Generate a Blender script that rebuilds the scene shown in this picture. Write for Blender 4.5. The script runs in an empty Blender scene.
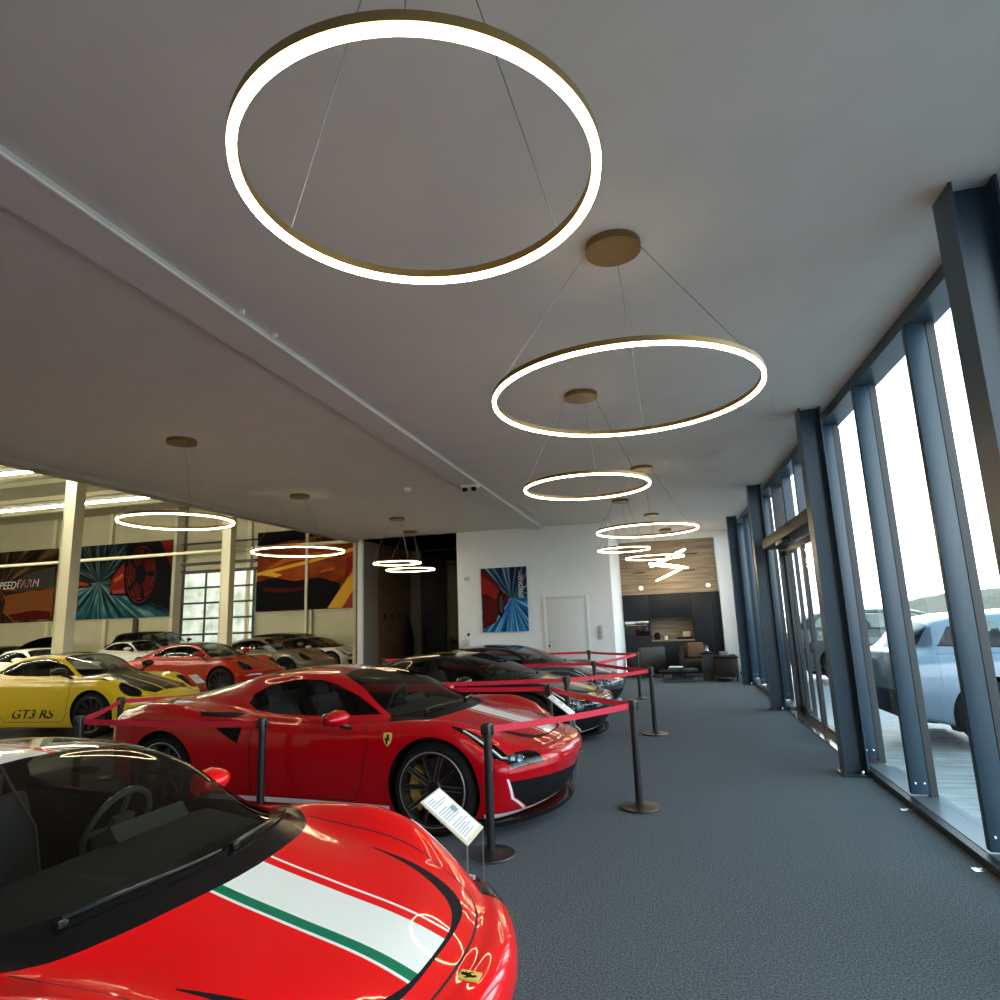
import bpy, bmesh, math, random
import numpy as np
from mathutils import Vector, Matrix
from mathutils.bvhtree import BVHTree
random.seed(7)
PI = math.pi
SC = bpy.context.scene
COL = SC.collection

# ------------------------------------------------------------------ materials
def mat(name, color, rough=.5, metal=0., coat=0., spec=.5, emit=None, estr=0., back=None, sheen=0.):
    m = bpy.data.materials.new(name); m.use_nodes = True
    nt = m.node_tree; b = nt.nodes['Principled BSDF']
    b.inputs['Base Color'].default_value = (*color, 1); b.inputs['Roughness'].default_value = rough
    b.inputs['Metallic'].default_value = metal; b.inputs['Coat Weight'].default_value = coat
    b.inputs['Coat Roughness'].default_value = .03
    b.inputs['Specular IOR Level'].default_value = spec
    if sheen: b.inputs['Sheen Weight'].default_value = sheen
    if emit: b.inputs['Emission Color'].default_value = (*emit, 1); b.inputs['Emission Strength'].default_value = estr
    if back is not None:      # the unpainted inner side of a panel
        g = nt.nodes.new('ShaderNodeNewGeometry'); mx = nt.nodes.new('ShaderNodeMixShader'); d = nt.nodes.new('ShaderNodeBsdfDiffuse')
        d.inputs['Color'].default_value = (*back, 1)
        nt.links.new(g.outputs['Backfacing'], mx.inputs[0]); nt.links.new(b.outputs[0], mx.inputs[1]); nt.links.new(d.outputs[0], mx.inputs[2])
        nt.links.new(mx.outputs[0], nt.nodes['Material Output'].inputs[0])
    return m
def N(m, t, **kw):
    n = m.node_tree.nodes.new(t)
    for k, v in kw.items(): setattr(n, k, v)
    return n
def lk(m, a, b): m.node_tree.links.new(a, b)
def glass(name, tint, rough=0., refl=1.0):
    m = bpy.data.materials.new(name); m.use_nodes = True
    nt = m.node_tree; nt.nodes.remove(nt.nodes['Principled BSDF'])
    t = N(m, 'ShaderNodeBsdfTransparent'); t.inputs[0].default_value = (*tint, 1)
    g = N(m, 'ShaderNodeBsdfGlossy'); g.inputs['Roughness'].default_value = rough
    f = N(m, 'ShaderNodeFresnel'); f.inputs[0].default_value = 1.5
    ml = N(m, 'ShaderNodeMath', operation='MULTIPLY'); ml.inputs[1].default_value = refl
    mx = N(m, 'ShaderNodeMixShader')
    gm = N(m, 'ShaderNodeNewGeometry'); inv = N(m, 'ShaderNodeMath', operation='SUBTRACT'); inv.inputs[0].default_value = 1.; m2 = N(m, 'ShaderNodeMath', operation='MULTIPLY')
    lk(m, gm.outputs['Backfacing'], inv.inputs[1]); lk(m, f.outputs[0], ml.inputs[0]); lk(m, ml.outputs[0], m2.inputs[0]); lk(m, inv.outputs[0], m2.inputs[1]); lk(m, m2.outputs[0], mx.inputs[0]); lk(m, t.outputs[0], mx.inputs[1]); lk(m, g.outputs[0], mx.inputs[2])
    lk(m, mx.outputs[0], nt.nodes['Material Output'].inputs[0])
    return m
def noisy(name, c1, c2, scale=20, rough=.6, bump=0., bscale=None, stretch=None, detail=4, spec=.5):
    m = mat(name, c1, rough, spec=spec); b = m.node_tree.nodes['Principled BSDF']
    tc = N(m, 'ShaderNodeTexCoord'); mp = N(m, 'ShaderNodeMapping')
    if stretch: mp.inputs['Scale'].default_value = stretch
    nz = N(m, 'ShaderNodeTexNoise'); nz.inputs['Scale'].default_value = scale; nz.inputs['Detail'].default_value = detail
    cr = N(m, 'ShaderNodeValToRGB'); cr.color_ramp.elements[0].color = (*c1, 1); cr.color_ramp.elements[1].color = (*c2, 1)
    cr.color_ramp.elements[0].position = .3; cr.color_ramp.elements[1].position = .7
    lk(m, tc.outputs['Object'], mp.inputs[0]); lk(m, mp.outputs[0], nz.inputs['Vector']); lk(m, nz.outputs[0], cr.inputs[0]); lk(m, cr.outputs[0], b.inputs['Base Color'])
    if bump:
        n2 = N(m, 'ShaderNodeTexNoise'); n2.inputs['Scale'].default_value = bscale or scale; n2.inputs['Detail'].default_value = 3
        bp = N(m, 'ShaderNodeBump'); bp.inputs['Strength'].default_value = bump; bp.inputs['Distance'].default_value = .01
        lk(m, mp.outputs[0], n2.inputs['Vector']); lk(m, n2.outputs[0], bp.inputs['Height']); lk(m, bp.outputs[0], b.inputs['Normal'])
    return m

M = {}
M['red'] = mat('red_paint', (.80, .001, .003), .28, spec=.06, coat=1., back=(.01, .01, .01))
M['deepred'] = mat('deep_red_paint', (.46, .001, .007), .28, spec=.06, coat=1., back=(.01, .01, .01))
M['yellow'] = mat('yellow_paint', (.72, .50, .015), .3, spec=.06, coat=1., back=(.01, .01, .01))
M['orange'] = mat('orange_red_paint', (.36, .016, .004), .3, spec=.06, coat=1., back=(.01, .01, .01))
M['silver'] = mat('silver_beige_paint', (.25, .22, .16), .3, metal=.4, spec=.06, coat=1., back=(.01, .01, .01))
M['whitep'] = mat('white_paint', (.75, .74, .68), .3, spec=.06, coat=1., back=(.01, .01, .01))
M['blackp'] = mat('black_paint', (.006, .006, .008), .25, spec=.06, coat=1., back=(.01, .01, .01))
M['greyp'] = mat('grey_paint', (.05, .055, .06), .25, spec=.06, coat=1., back=(.01, .01, .01))
M['bluep'] = mat('pale_blue_silver_paint', (.12, .17, .23), .3, metal=.3, spec=.06, coat=1., back=(.01, .01, .01))
M['pickup'] = mat('dark_green_grey_paint', (.05, .06, .06), .35, spec=.06, coat=1., back=(.01, .01, .01))
M['white'] = mat('white_stripe', (.80, .82, .80), .3, spec=.06, coat=1., back=(.01, .01, .01))
M['green'] = mat('green_stripe', (.0, .17, .085), .3, spec=.06, coat=1., back=(.01, .01, .01))
M['ystripe'] = mat('yellow_stripe', (.75, .52, .03), .3, spec=.06, coat=1., back=(.01, .01, .01))
M['carbon'] = mat('gloss_black_trim', (.006, .006, .006), .18, spec=.3, back=(.006, .006, .006))
M['gap'] = mat('panel_gap', (.004, .002, .002), .8)
M['dark'] = mat('matt_black', (.006, .006, .007), .75, spec=.15)
M['int'] = mat('interior_black', (.045, .048, .046), .7)
M['intlight'] = mat('interior_grey', (.10, .10, .10), .6)
M['carglass'] = glass('tinted_car_glass', (.50, .53, .50), refl=.75)
M['sideglass'] = glass('dark_car_glass', (.38, .40, .38), refl=.8)
M['lamp'] = glass('clear_lamp_glass', (.75, .8, .85), refl=1.2)
M['drl'] = mat('pale_light_bar', (.8, .85, .8), .3)
M['lens'] = mat('blue_grey_lens', (.35, .42, .50), .15, metal=.6)
M['chrome'] = mat('bright_metal', (.75, .75, .75), .15, metal=1.)
M['tyre'] = mat('tyre_rubber', (.008, .008, .008), .8, spec=.2)
M['rim'] = mat('black_alloy', (.014, .014, .015), .3, metal=.3)
M['rimedge'] = mat('grey_alloy_edge', (.26, .26, .27), .35, metal=.5)
M['disc'] = mat('brake_disc', (.10, .095, .09), .4, metal=.8)
M['gold'] = mat('gold_caliper', (.48, .33, .07), .4, metal=.3)
M['yellowbadge'] = mat('badge_yellow', (.78, .60, .12), .4)
M['mirrorglass'] = mat('mirror_glass', (.6, .6, .6), .02, metal=1.)

# ------------------------------------------------------------------ object helpers
def link(o, parent=None):
    COL.objects.link(o)
    if parent is not None: o.parent = parent
    return o
def tag(o, label=None, cat=None, group=None, kind=None):
    if label: o['label'] = label
    if cat: o['category'] = cat
    if group: o['group'] = group
    if kind: o['kind'] = kind
    return o
def empty(name, loc, rz=0, label=None, cat=None, group=None):
    o = bpy.data.objects.new(name, None); o.empty_display_size = .1
    o.location = loc; o.rotation_euler = (0, 0, rz); link(o)
    return tag(o, label, cat, group)
class MB:
    def __init__(s): s.bm = bmesh.new(); s.mi = 0
    def _set(s, n0):
        s.bm.faces.ensure_lookup_table()
        for f in list(s.bm.faces)[n0:]: f.material_index = s.mi
    def poly(s, pts):
        n = len(s.bm.faces); s.bm.faces.new([s.bm.verts.new(p) for p in pts]); s._set(n); return s
    def box(s, a, b, bev=0., mtx=None):
        n = len(s.bm.faces)
        x0, y0, z0 = a; x1, y1, z1 = b
        t = bmesh.new()
        r = bmesh.ops.create_cube(t, size=1)
        for v in t.verts: v.co = Vector((x0 + (v.co.x + .5) * (x1 - x0), y0 + (v.co.y + .5) * (y1 - y0), z0 + (v.co.z + .5) * (z1 - z0)))
        if bev: bmesh.ops.bevel(t, geom=t.edges[:], offset=bev, segments=2, affect='EDGES', profile=.5)
        if mtx: t.transform(mtx)
        s._join(t); s._set(n); return s
    def _join(s, t):
        me = bpy.data.meshes.new('tmp'); t.to_mesh(me); t.free(); s.bm.from_mesh(me); bpy.data.meshes.remove(me)
    def tube(s, pts, r, seg=8, closed=False, cap=True):
        n0 = len(s.bm.faces); P = [Vector(p) for p in pts]; n = len(P); rings = []
        up = Vector((0, 0, 1))
        for i in range(n):
            d = (P[(i + 1) % n] - P[i - 1]) if closed else (P[min(i + 1, n - 1)] - P[max(i - 1, 0)])
            d.normalize()
            u = d.cross(up)
            if u.length < .05: u = d.cross(Vector((1, 0, 0)))
            u.normalize(); w = u.cross(d)
            rr = r[i] if isinstance(r, (list, tuple)) else r
            rings.append([s.bm.verts.new(P[i] + u * rr * math.cos(2 * PI * k / seg) + w * rr * math.sin(2 * PI * k / seg)) for k in range(seg)])
        for i in range(n if closed else n - 1):
            A, B = rings[i], rings[(i + 1) % n]
            for k in range(seg): s.bm.faces.new((A[k], A[(k + 1) % seg], B[(k + 1) % seg], B[k]))
        if cap and not closed: s.bm.faces.new(rings[0][::-1]); s.bm.faces.new(rings[-1])
        s._set(n0); return s
    def lathe(s, prof, seg=48, axis='z', c=(0, 0, 0), closed=False):
        n0 = len(s.bm.faces); rows = []
        for (r, h) in prof:
            row = []
            for k in range(seg):
                a = 2 * PI * k / seg; x, y = r * math.cos(a), r * math.sin(a)
                p = (x, y, h) if axis == 'z' else ((x, h, -y) if axis == 'y' else (h, x, y))
                row.append(s.bm.verts.new(Vector(c) + Vector(p)))
            rows.append(row)
        m = len(rows)
        for i in range(m if closed else m - 1):
            A, B = rows[i], rows[(i + 1) % m]
            for k in range(seg): s.bm.faces.new((A[k], A[(k + 1) % seg], B[(k + 1) % seg], B[k]))
        if not closed:
            if prof[0][0] > 1e-6: s.bm.faces.new(rows[0][::-1])
            if prof[-1][0] > 1e-6: s.bm.faces.new(rows[-1])
        s._set(n0); return s
    def prism(s, poly, d0, d1, axis='y', mtx=None):
        """extrude a 2D outline: axis y -> (x,z), z -> (x,y), x -> (y,z)"""
        n0 = len(s.bm.faces)
        def P(p, d):
            v = Vector((p[0], d, p[1]) if axis == 'y' else ((p[0], p[1], d) if axis == 'z' else (d, p[0], p[1])))
            return mtx @ v if mtx else v
        A = [s.bm.verts.new(P(p, d0)) for p in poly]; B = [s.bm.verts.new(P(p, d1)) for p in poly]; n = len(poly)
        s.bm.faces.new(A[::-1]); s.bm.faces.new(B)
        for k in range(n): s.bm.faces.new((A[k], A[(k + 1) % n], B[(k + 1) % n], B[k]))
        s._set(n0); return s
    def mesh(s, name, mats, smooth=35, fixn=True):
        if fixn: bmesh.ops.recalc_face_normals(s.bm, faces=s.bm.faces[:])
        me = bpy.data.meshes.new(name); s.bm.to_mesh(me); s.bm.free()
        for m in (mats if isinstance(mats, (list, tuple)) else [mats]): me.materials.append(m)
        if smooth and len(me.polygons):
            me.polygons.foreach_set('use_smooth', [True] * len(me.polygons)); me.set_sharp_from_angle(angle=math.radians(smooth))
        return me
    def build(s, name, mats, parent=None, smooth=35, loc=None, rot=None):
        o = bpy.data.objects.new(name, s.mesh(name, mats, smooth)); link(o, parent)
        if loc: o.location = loc
        if rot: o.rotation_euler = rot
        return o
def text_mesh(txt, size, m, name, parent, loc, rot, extrude=.004, align='CENTER', shear=0., xs=1.):
    cu = bpy.data.curves.new(name, 'FONT'); cu.body = txt; cu.size = size; cu.extrude = extrude; cu.align_x = align; cu.align_y = 'CENTER'; cu.shear = shear
    o = bpy.data.objects.new(name, cu); COL.objects.link(o)
    dg = bpy.context.evaluated_depsgraph_get(); me = bpy.data.meshes.new_from_object(o.evaluated_get(dg))
    bpy.data.objects.remove(o); me.materials.clear(); me.materials.append(m)
    for v in me.vertices: v.co.x *= xs
    o = bpy.data.objects.new(name, me); link(o, parent); o.location = loc; o.rotation_euler = rot
    return o
def struct(o): o['kind'] = 'structure'; return o

# ------------------------------------------------------------------ car body: a loft cut into panels
def pchip(keys, x):
    k = np.array(sorted(map(tuple, keys)), float); X, Y = k[:, 0], k[:, 1]; h = np.diff(X); d = np.diff(Y) / h; n = len(X)
    m = np.zeros(n)
    for i in range(1, n - 1):
        if d[i - 1] * d[i] > 0:
            w1, w2 = 2 * h[i] + h[i - 1], h[i] + 2 * h[i - 1]; m[i] = (w1 + w2) / (w1 / d[i - 1] + w2 / d[i])
    m[0], m[-1] = d[0], d[-1]
    x = np.clip(np.asarray(x, float), X[0], X[-1]); i = np.clip(np.searchsorted(X, x) - 1, 0, n - 2); t = (x - X[i]) / h[i]
    return Y[i] * (2 * t**3 - 3 * t**2 + 1) + h[i] * m[i] * (t**3 - 2 * t**2 + t) + Y[i + 1] * (-2 * t**3 + 3 * t**2) + h[i] * m[i + 1] * (t**3 - t**2)
def sstep(a, b, x): t = np.clip((x - a) / (b - a), 0, 1); return t * t * (3 - 2 * t)
def loft(S):
    xf, xr = S['xf'], S['xr']
    s = list(np.linspace(xr, xf, int((xf - xr) / .032) + 1)); roll = [0.] * len(s)
    na = 9
    for k in range(1, na + 1): a = PI / 2 * k / na; s.append(xf + S['Lf'] * math.sin(a)); roll.append(a)
    for k in range(1, na + 1): a = PI / 2 * k / na; s.insert(0, xr - S['Lr'] * math.sin(a)); roll.insert(0, -a)
    s = np.array(s); sc = np.clip(s, xr, xf)
    g = {k: pchip(S[k], sc) for k in ('zc', 'z7', 'zsh', 'ys', 'y7', 'W', 'zb', 'bow')}
    bm = bmesh.new(); nsub = [5, 3, 3, 5, 5, 6, 7, 6, 6, 6, 6]
    rows = []; zm = S.get('zm', .52)
    for i in range(len(s)):
        W, zb, zs, zc, z7 = (g[k][i] for k in ('W', 'zb', 'zsh', 'zc', 'z7')); y7 = g['y7'][i] * W; ys = g['ys'][i] * W
        gh = zc - z7; b = float(sstep(.06, .30, gh)); ti = S.get('inset', .26)
        y9 = (1 - b) * .5 * y7 + b * (y7 - ti); z9 = (1 - b) * (z7 + .78 * gh) + b * (z7 + .90 * gh)
        y8 = .5 * (y7 + y9) + b * .025; z8 = z7 + .5 * (z9 - z7)
        zmm = min(zm, zb + .62 * (zs - zb))
        C = [(0, zb), (.80 * W, zb), (.93 * W, zb + .025), (.965 * W, zb + .13), (W, zmm), (.988 * W, zs - .30 * (zs - zmm)), (ys, zs), (y7, z7), (y8, z8), (y9, z9), (.5 * y9, zc - .22 * (zc - z9)), (0, zc)]
        C = np.array(C); t = []
        for k, n in enumerate(nsub): t += [k + q / n for q in range(n)]
        t.append(len(C) - 1); idx = np.arange(len(C))
        Y = pchip(np.c_[idx, C[:, 0]], t); Z = pchip(np.c_[idx, C[:, 1]], t)
        a = roll[i]
        if a:
            zt = S['ztf'] if a > 0 else S['ztr']; f = max(0., math.cos(a))**.62; Z = zt + (Z - zt) * f; Y = Y * (1 - .06 * (1 - math.cos(a)))
        X = s[i] - g['bow'][i] * (np.abs(Y) / W)**2.3
        if S.get('rake'): X = X - S['rake'] * np.maximum(0, S['ztf'] - Z) * float(sstep(xf - .30, xf, s[i]))
        rows.append([bm.verts.new((X[j], Y[j], Z[j])) for j in range(len(t))])
    for A, B in zip(rows[:-1], rows[1:]):
        for j in range(len(A) - 1):
            bm.faces.new((A[j], B[j], B[j + 1], A[j + 1]))
    bmesh.ops.remove_doubles(bm, verts=bm.verts[:], dist=1e-5)
    bmesh.ops.reverse_faces(bm, faces=bm.faces[:])
    bm.normal_update()
    return bm
def sm(pts, k=5):
    """Catmull-Rom through an open outline"""
    P = [np.array(p, float) for p in pts]; P = [2 * P[0] - P[1] if P[0][1] else P[1] * np.array([1, -1])] + P + [2 * P[-1] - P[-2]]; out = []
    for i in range(1, len(P) - 2):
        for q in range(k):
            t = q / k; a, b, c, d = P[i - 1:i + 3]
            v = .5 * (2 * b + (c - a) * t + (2 * a - 5 * b + 4 * c - d) * t * t + (3 * b - a - 3 * c + d) * t**3); out.append((float(v[0]), float(v[1])))
    return out + [tuple(map(float, P[-2]))]
AX = {'side': (0, 2), 'top': (0, 1), 'front': (1, 2)}
class Cutter:
    def __init__(s, bm): s.bm = bm; s.P = bm.faces.layers.int.new('part')
    def cut(s, poly, view, cond, part=None, mi=None):
        a, b = AX[view]
        A = sum(p[0] * q[1] - q[0] * p[1] for p, q in zip(poly, poly[1:] + poly[:1]))
        if A < 0: poly = poly[::-1]
        x0, x1 = min(p[0] for p in poly), max(p[0] for p in poly); y0, y1 = min(p[1] for p in poly), max(p[1] for p in poly)
        F = []
        for f in s.bm.faces:
            c = f.calc_center_median()
            if not cond(c, f.normal): continue
            q = [v.co for v in f.verts]
            if max(v[a] for v in q) < x0 or min(v[a] for v in q) > x1 or max(v[b] for v in q) < y0 or min(v[b] for v in q) > y1: continue
            F.append(f)
        for p, q in zip(poly, poly[1:] + poly[:1]):
            n2 = Vector((q[1] - p[1], p[0] - q[0]))
            if n2.length < 1e-7 or not F: continue
            n2.normalize(); co = Vector((0, 0, 0)); no = Vector((0, 0, 0)); co[a], co[b] = p; no[a], no[b] = n2
            E = {e for f in F for e in f.edges}; V = {v for f in F for v in f.verts}
            r = bmesh.ops.bisect_plane(s.bm, geom=F + list(E) + list(V), dist=1e-5, plane_co=co, plane_no=no)
            F = [f for f in r['geom'] if isinstance(f, bmesh.types.BMFace) and (f.calc_center_median() - co).dot(no) < 0]
        for f in F:
            if part is not None: f[s.P] = part
            if mi is not None: f.material_index = mi
        return F
    def ribbon(s, inner, outer, view, cond, part=None, mi=None):
        for i in range(len(inner) - 1): s.cut([inner[i], outer[i], outer[i + 1], inner[i + 1]], view, cond, part, mi)
    def line(s, pts, w, view, cond, mi=4, part=None):
        for p, q in zip(pts[:-1], pts[1:]):
            d = Vector((q[0] - p[0], q[1] - p[1])).normalized() * w * .5; n = Vector((-d.y, d.x))
            s.cut([(p[0] + n.x, p[1] + n.y), (p[0] - n.x, p[1] - n.y), (q[0] - n.x, q[1] - n.y), (q[0] + n.x, q[1] + n.y)], view, cond, part, mi)
def circ(cx, cy, r, n=40, ry=None): return [(cx + r * math.cos(2 * PI * k / n), cy + (ry or r) * math.sin(2 * PI * k / n)) for k in range(n)]

# part ids: 0 body 1 windscreen 2 side window 3 cowl 4 headlight 5 rear glass 6 intake 7 front grille 8 hood duct 9 lower grille
PART = {1: 'windscreen', 2: 'side_window', 3: 'windscreen_cowl', 4: 'headlight', 5: 'rear_window', 6: 'side_intake', 7: 'front_grille', 8: 'bonnet_duct', 10: 'arch_vent'}
RECESS = {6: ((0, -1, 0), .07), 7: ((-1, 0, .05), .15), 8: ((-.35, 0, -1), .075), 10: ((0, 0, -1), .03)}
# body slots: 0 paint 1 stripe 2 second stripe 3 roof 4 gap 5 bonnet panel 6 third stripe 7 skirt
def finish(bm, S):
    """arches out, mirror, split into parts with the loft's own normals"""
    P = bm.faces.layers.int['part']
    C = Cutter.__new__(Cutter); C.bm = bm; C.P = P
    for ax in S['axles']:
        ra = S['ra']
        C.cut(circ(ax, S['rw'], ra, 44), 'side', lambda c, n: c.y > .55, part=99)
    bmesh.ops.delete(bm, geom=[f for f in bm.faces if f[P] == 99], context='FACES')
    lip = []
    for ax in S['axles']:
        lip.append([e for e in bm.edges if len(e.link_faces) == 1 and all(abs(math.hypot(v.co.x - ax, v.co.z - S['rw']) - S['ra']) < .004 and v.co.y > .5 for v in e.verts)])
    lipc = [(e.verts[0].co.copy(), e.verts[1].co.copy()) for L in lip for e in L]
    bmesh.ops.mirror(bm, geom=bm.verts[:] + bm.edges[:] + bm.faces[:], merge_dist=1e-4, axis='Y')
    bmesh.ops.recalc_face_normals(bm, faces=bm.faces[:])
    # make sure they point outwards (top of the roof up)
    top = max(bm.faces, key=lambda f: f.calc_center_median().z)
    if top.normal.z < 0: bmesh.ops.reverse_faces(bm, faces=bm.faces[:])
    bm.normal_update()
    out = {}
    for f in bm.faces:
        pid = f[P]; c = f.calc_center_median()
        side = 0 if pid in (0, 1, 3, 5, 7, 8) else (1 if c.y > 0 else -1)
        out.setdefault((pid, side), []).append(f)
    bvh = BVHTree.FromBMesh(bm)
    res = []
    for (pid, side), F in out.items():
        vm = {}; V = []; No = []; polys = []; mi = []
        for f in F:
            ids = []
            for v in f.verts:
                if v not in vm: vm[v] = len(V); V.append(v.co.copy()); No.append(v.normal.copy())
                ids.append(vm[v])
            polys.append(ids); mi.append(f.material_index)
        me = bpy.data.meshes.new(PART.get(pid, 'body')); me.from_pydata([tuple(v) for v in V], [], polys)
        if pid in RECESS:
            d, depth = RECESS[pid]; d = Vector(d)
            if pid == 6: d.y *= side
            b2 = bmesh.new(); b2.from_mesh(me)
            r = bmesh.ops.extrude_face_region(b2, geom=b2.faces[:])
            for v in [g for g in r['geom'] if isinstance(g, bmesh.types.BMVert)]: v.co += d * depth
            b2.to_mesh(me); b2.free()
        else:
            me.polygons.foreach_set('material_index', mi); me.polygons.foreach_set('use_smooth', [True] * len(polys))
            me.update(); me.normals_split_custom_set_from_vertices([tuple(n) for n in No])
        res.append((pid, side, me))
    # wheel wells
    wells = []
    for ax in S['axles']:
        for sg in (1, -1):
            wm = bmesh.new()
            for a, b in lipc:
                if abs(a.x - ax) > .6: continue
                p = [Vector((v.x, v.y * sg, v.z)) for v in (a, b)]; q = [Vector((v.x, sg * max(.5, abs(v.y) - .32), v.z)) for v in p]
                wm.faces.new([wm.verts.new(v) for v in (p[0], p[1], q[1], q[0])])
            wm.faces.new([wm.verts.new((ax + (S['ra'] - .001) * math.cos(2 * PI * k / 24), sg * .64, max(.13, S['rw'] + (S['ra'] - .001) * math.sin(2 * PI * k / 24)))) for k in range(24)])
            bmesh.ops.remove_doubles(wm, verts=wm.verts[:], dist=2e-3)
            wl = bpy.data.meshes.new('wheel_well'); wm.to_mesh(wl); wm.free(); wells.append(wl)
    bm.free()
    return dict(parts=res, well=wells, bvh=bvh, S=S)

up = lambda c, n: n.z > .12 and c.z > .45
sidec = lambda c, n: n.y > .22 and c.y > .3
frontc = lambda c, n: n.x > .12 and c.x > 1.5

def stripes_on(C, xs, bands, zmin=.45):
    """bands: (y0, y1, slot); strips along the car, seen from above"""
    for y0, y1, sl in bands:
        for x0, x1 in xs:
            C.cut([(x0, max(y0, -.01)), (x1, max(y0, -.01)), (x1, y1), (x0, y1)], 'top', lambda c, n: n.z > .12 and c.z > zmin, mi=sl)

def supercar():
    S = dict(xf=2.13, xr=-2.02, Lf=.12, Lr=.12, ztf=.465, rake=.36, ztr=.70, axles=(1.325, -1.325), rw=.345, ra=.380, zm=.55,
        zc=[(2.17, .57), (2.05, .625), (1.9, .68), (1.6, .752), (1.34, .815), (1.18, .862), (.9, .968), (.5, 1.112), (.25, 1.172), (.05, 1.195), (-.2, 1.203), (-.6, 1.175), (-1.1, 1.075), (-1.5, .985), (-1.8, .94), (-2.02, .915)],
        z7=[(2.17, .565), (2.0, .64), (1.7, .725), (1.325, .775), (1.0, .815), (.7, .82), (.3, .815), (0, .82), (-.4, .845), (-.8, .885), (-1.2, .935), (-1.6, .94), (-2.02, .90)],
        zsh=[(2.17, .55), (2.0, .66), (1.7, .785), (1.4, .83), (1.1, .825), (.7, .79), (.3, .78), (0, .785), (-.4, .81), (-.8, .865), (-1.2, .935), (-1.55, .945), (-2.02, .88)],
        ys=[(2.3, .80), (1.7, .82), (1.325, .84), (1.0, .88), (.7, .92), (0, .935), (-.5, .935), (-1.2, .89), (-2.02, .87)],
        y7=[(2.3, .55), (1.7, .58), (1.325, .62), (1.0, .74), (.7, .81), (.3, .83), (0, .83), (-.4, .80), (-.8, .73), (-1.2, .66), (-2.02, .62)],
        W=[(2.3, .93), (1.9, .955), (1.325, .975), (.8, .95), (0, .94), (-.7, .965), (-1.325, .988), (-2.02, .94)],
        zb=[(2.3, .12), (1.7, .12), (0, .12), (-1.6, .14), (-2.02, .24)],
        bow=[(2.17, .40), (1.95, .31), (1.6, .15), (1.2, .03), (.9, 0), (-1.3, 0), (-1.7, -.06), (-2.02, -.17)])
    bm = loft(S); C = Cutter(bm)
    # roof and pillars
    C.cut([(1.12, .84), (.8, .825), (-.2, .83), (-.72, .90), (-.9, 1.3), (.4, 1.3)], 'side', lambda c, n: c.y < .80 and n.z > -.2 and c.z > .8, mi=3)
    stripes_on(C, [(-.95, .20)], [(0, .11, 1), (.11, .155, 2), (.155, .168, 1)])
    stripes_on(C, [(1.1, 2.031)], [(0, .11, 1), (.11, .155, 2), (.155, .168, 1)])
    gl = [(1.17, 0), (1.15, .22), (1.09, .42), (.97, .60), (.84, .69)]
    C.cut(sm(gl, 3) + [(.34, .525), (.25, .46), (.21, .30), (.20, 0)], 'top', lambda c, n: n.z > .15 and c.z > .84, part=1)
    C.ribbon(sm(gl, 3), sm([(1.31, 0), (1.29, .24), (1.23, .47), (1.11, .68), (.90, .85)], 3), 'top', lambda c, n: n.z > .2 and c.z > .70, part=3)
    C.cut([(.76, .85), (.2, .838), (-.25, .85), (-.50, .875), (-.62, .93), (-.60, 1.00), (-.46, 1.075), (-.2, 1.122), (.08, 1.120), (.28, 1.075), (.52, .98)], 'side', lambda c, n: c.y > .35 and n.y > .2, part=2)
    C.cut([(-.80, 0), (-.80, .30), (-1.1, .36), (-1.75, .40), (-1.75, 0)], 'top', up, part=5)
    # lamps: long dark strips running back over the fenders
    C.cut([(2.13, .60), (2.05, .80), (1.93, .86), (1.88, .78), (1.99, .60)], 'top', lambda c, n: c.y > .4 and n.z > .02 and c.z > .50, part=4)
    C.cut([(1.93, .86), (1.50, .90), (1.46, .875), (1.88, .78)], 'top', lambda c, n: c.y > .4 and n.z > .02 and c.z > .50, part=4)
    # nose duct
    C.ribbon(sm([(2.03, 0), (2.015, .2), (1.94, .35), (1.77, .465), (1.52, .545)]), sm([(2.042, 0), (2.033, .215), (1.985, .385), (1.83, .50), (1.53, .550)]), 'top', up, part=8)
    C.line(sm([(2.105, 0), (2.09, .22), (2.03, .42), (1.92, .55), (1.70, .63), (1.35, .67), (1.12, .70)], 4), .008, 'top', up)
    # grilles
    C.cut([(.0, .185), (.60, .17), (.78, .28), (.86, .41), (.60, .405), (.2, .375), (0, .365)], 'front', frontc, part=7)
    C.ribbon([(0, .165), (.61, .148), (.80, .272), (.885, .43)], [(0, .180), (.605, .163), (.785, .278), (.868, .425)], 'front', frontc, mi=6)
    # flank
    C.cut([(-.84, .815), (-.46, .79), (-.50, .63), (-.64, .70)], 'side', sidec, part=6)
    C.cut([(-.95, .885), (-.55, .850), (-.60, .832), (-.92, .845)], 'side', lambda c, n: c.y > .5, part=6)
    C.line([(.72, .82), (.76, .70), (.70, .35), (.62, .22)], .008, 'side', sidec)
    C.line([(-.36, .82), (-.38, .60), (-.38, .38), (-.38, .22)], .008, 'side', sidec)
    C.line([(.62, .22), (-.38, .22)], .008, 'side', sidec)
    C.cut([(-.94, .165), (.94, .165), (.94, .20), (-.94, .21)], 'side', sidec, mi=7)
    C.cut([(1.715, .125), (2.06, .125), (2.10, .15), (1.715, .175)], 'side', lambda c, n: c.y > .6, mi=7)
    return finish(bm, S)
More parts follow.
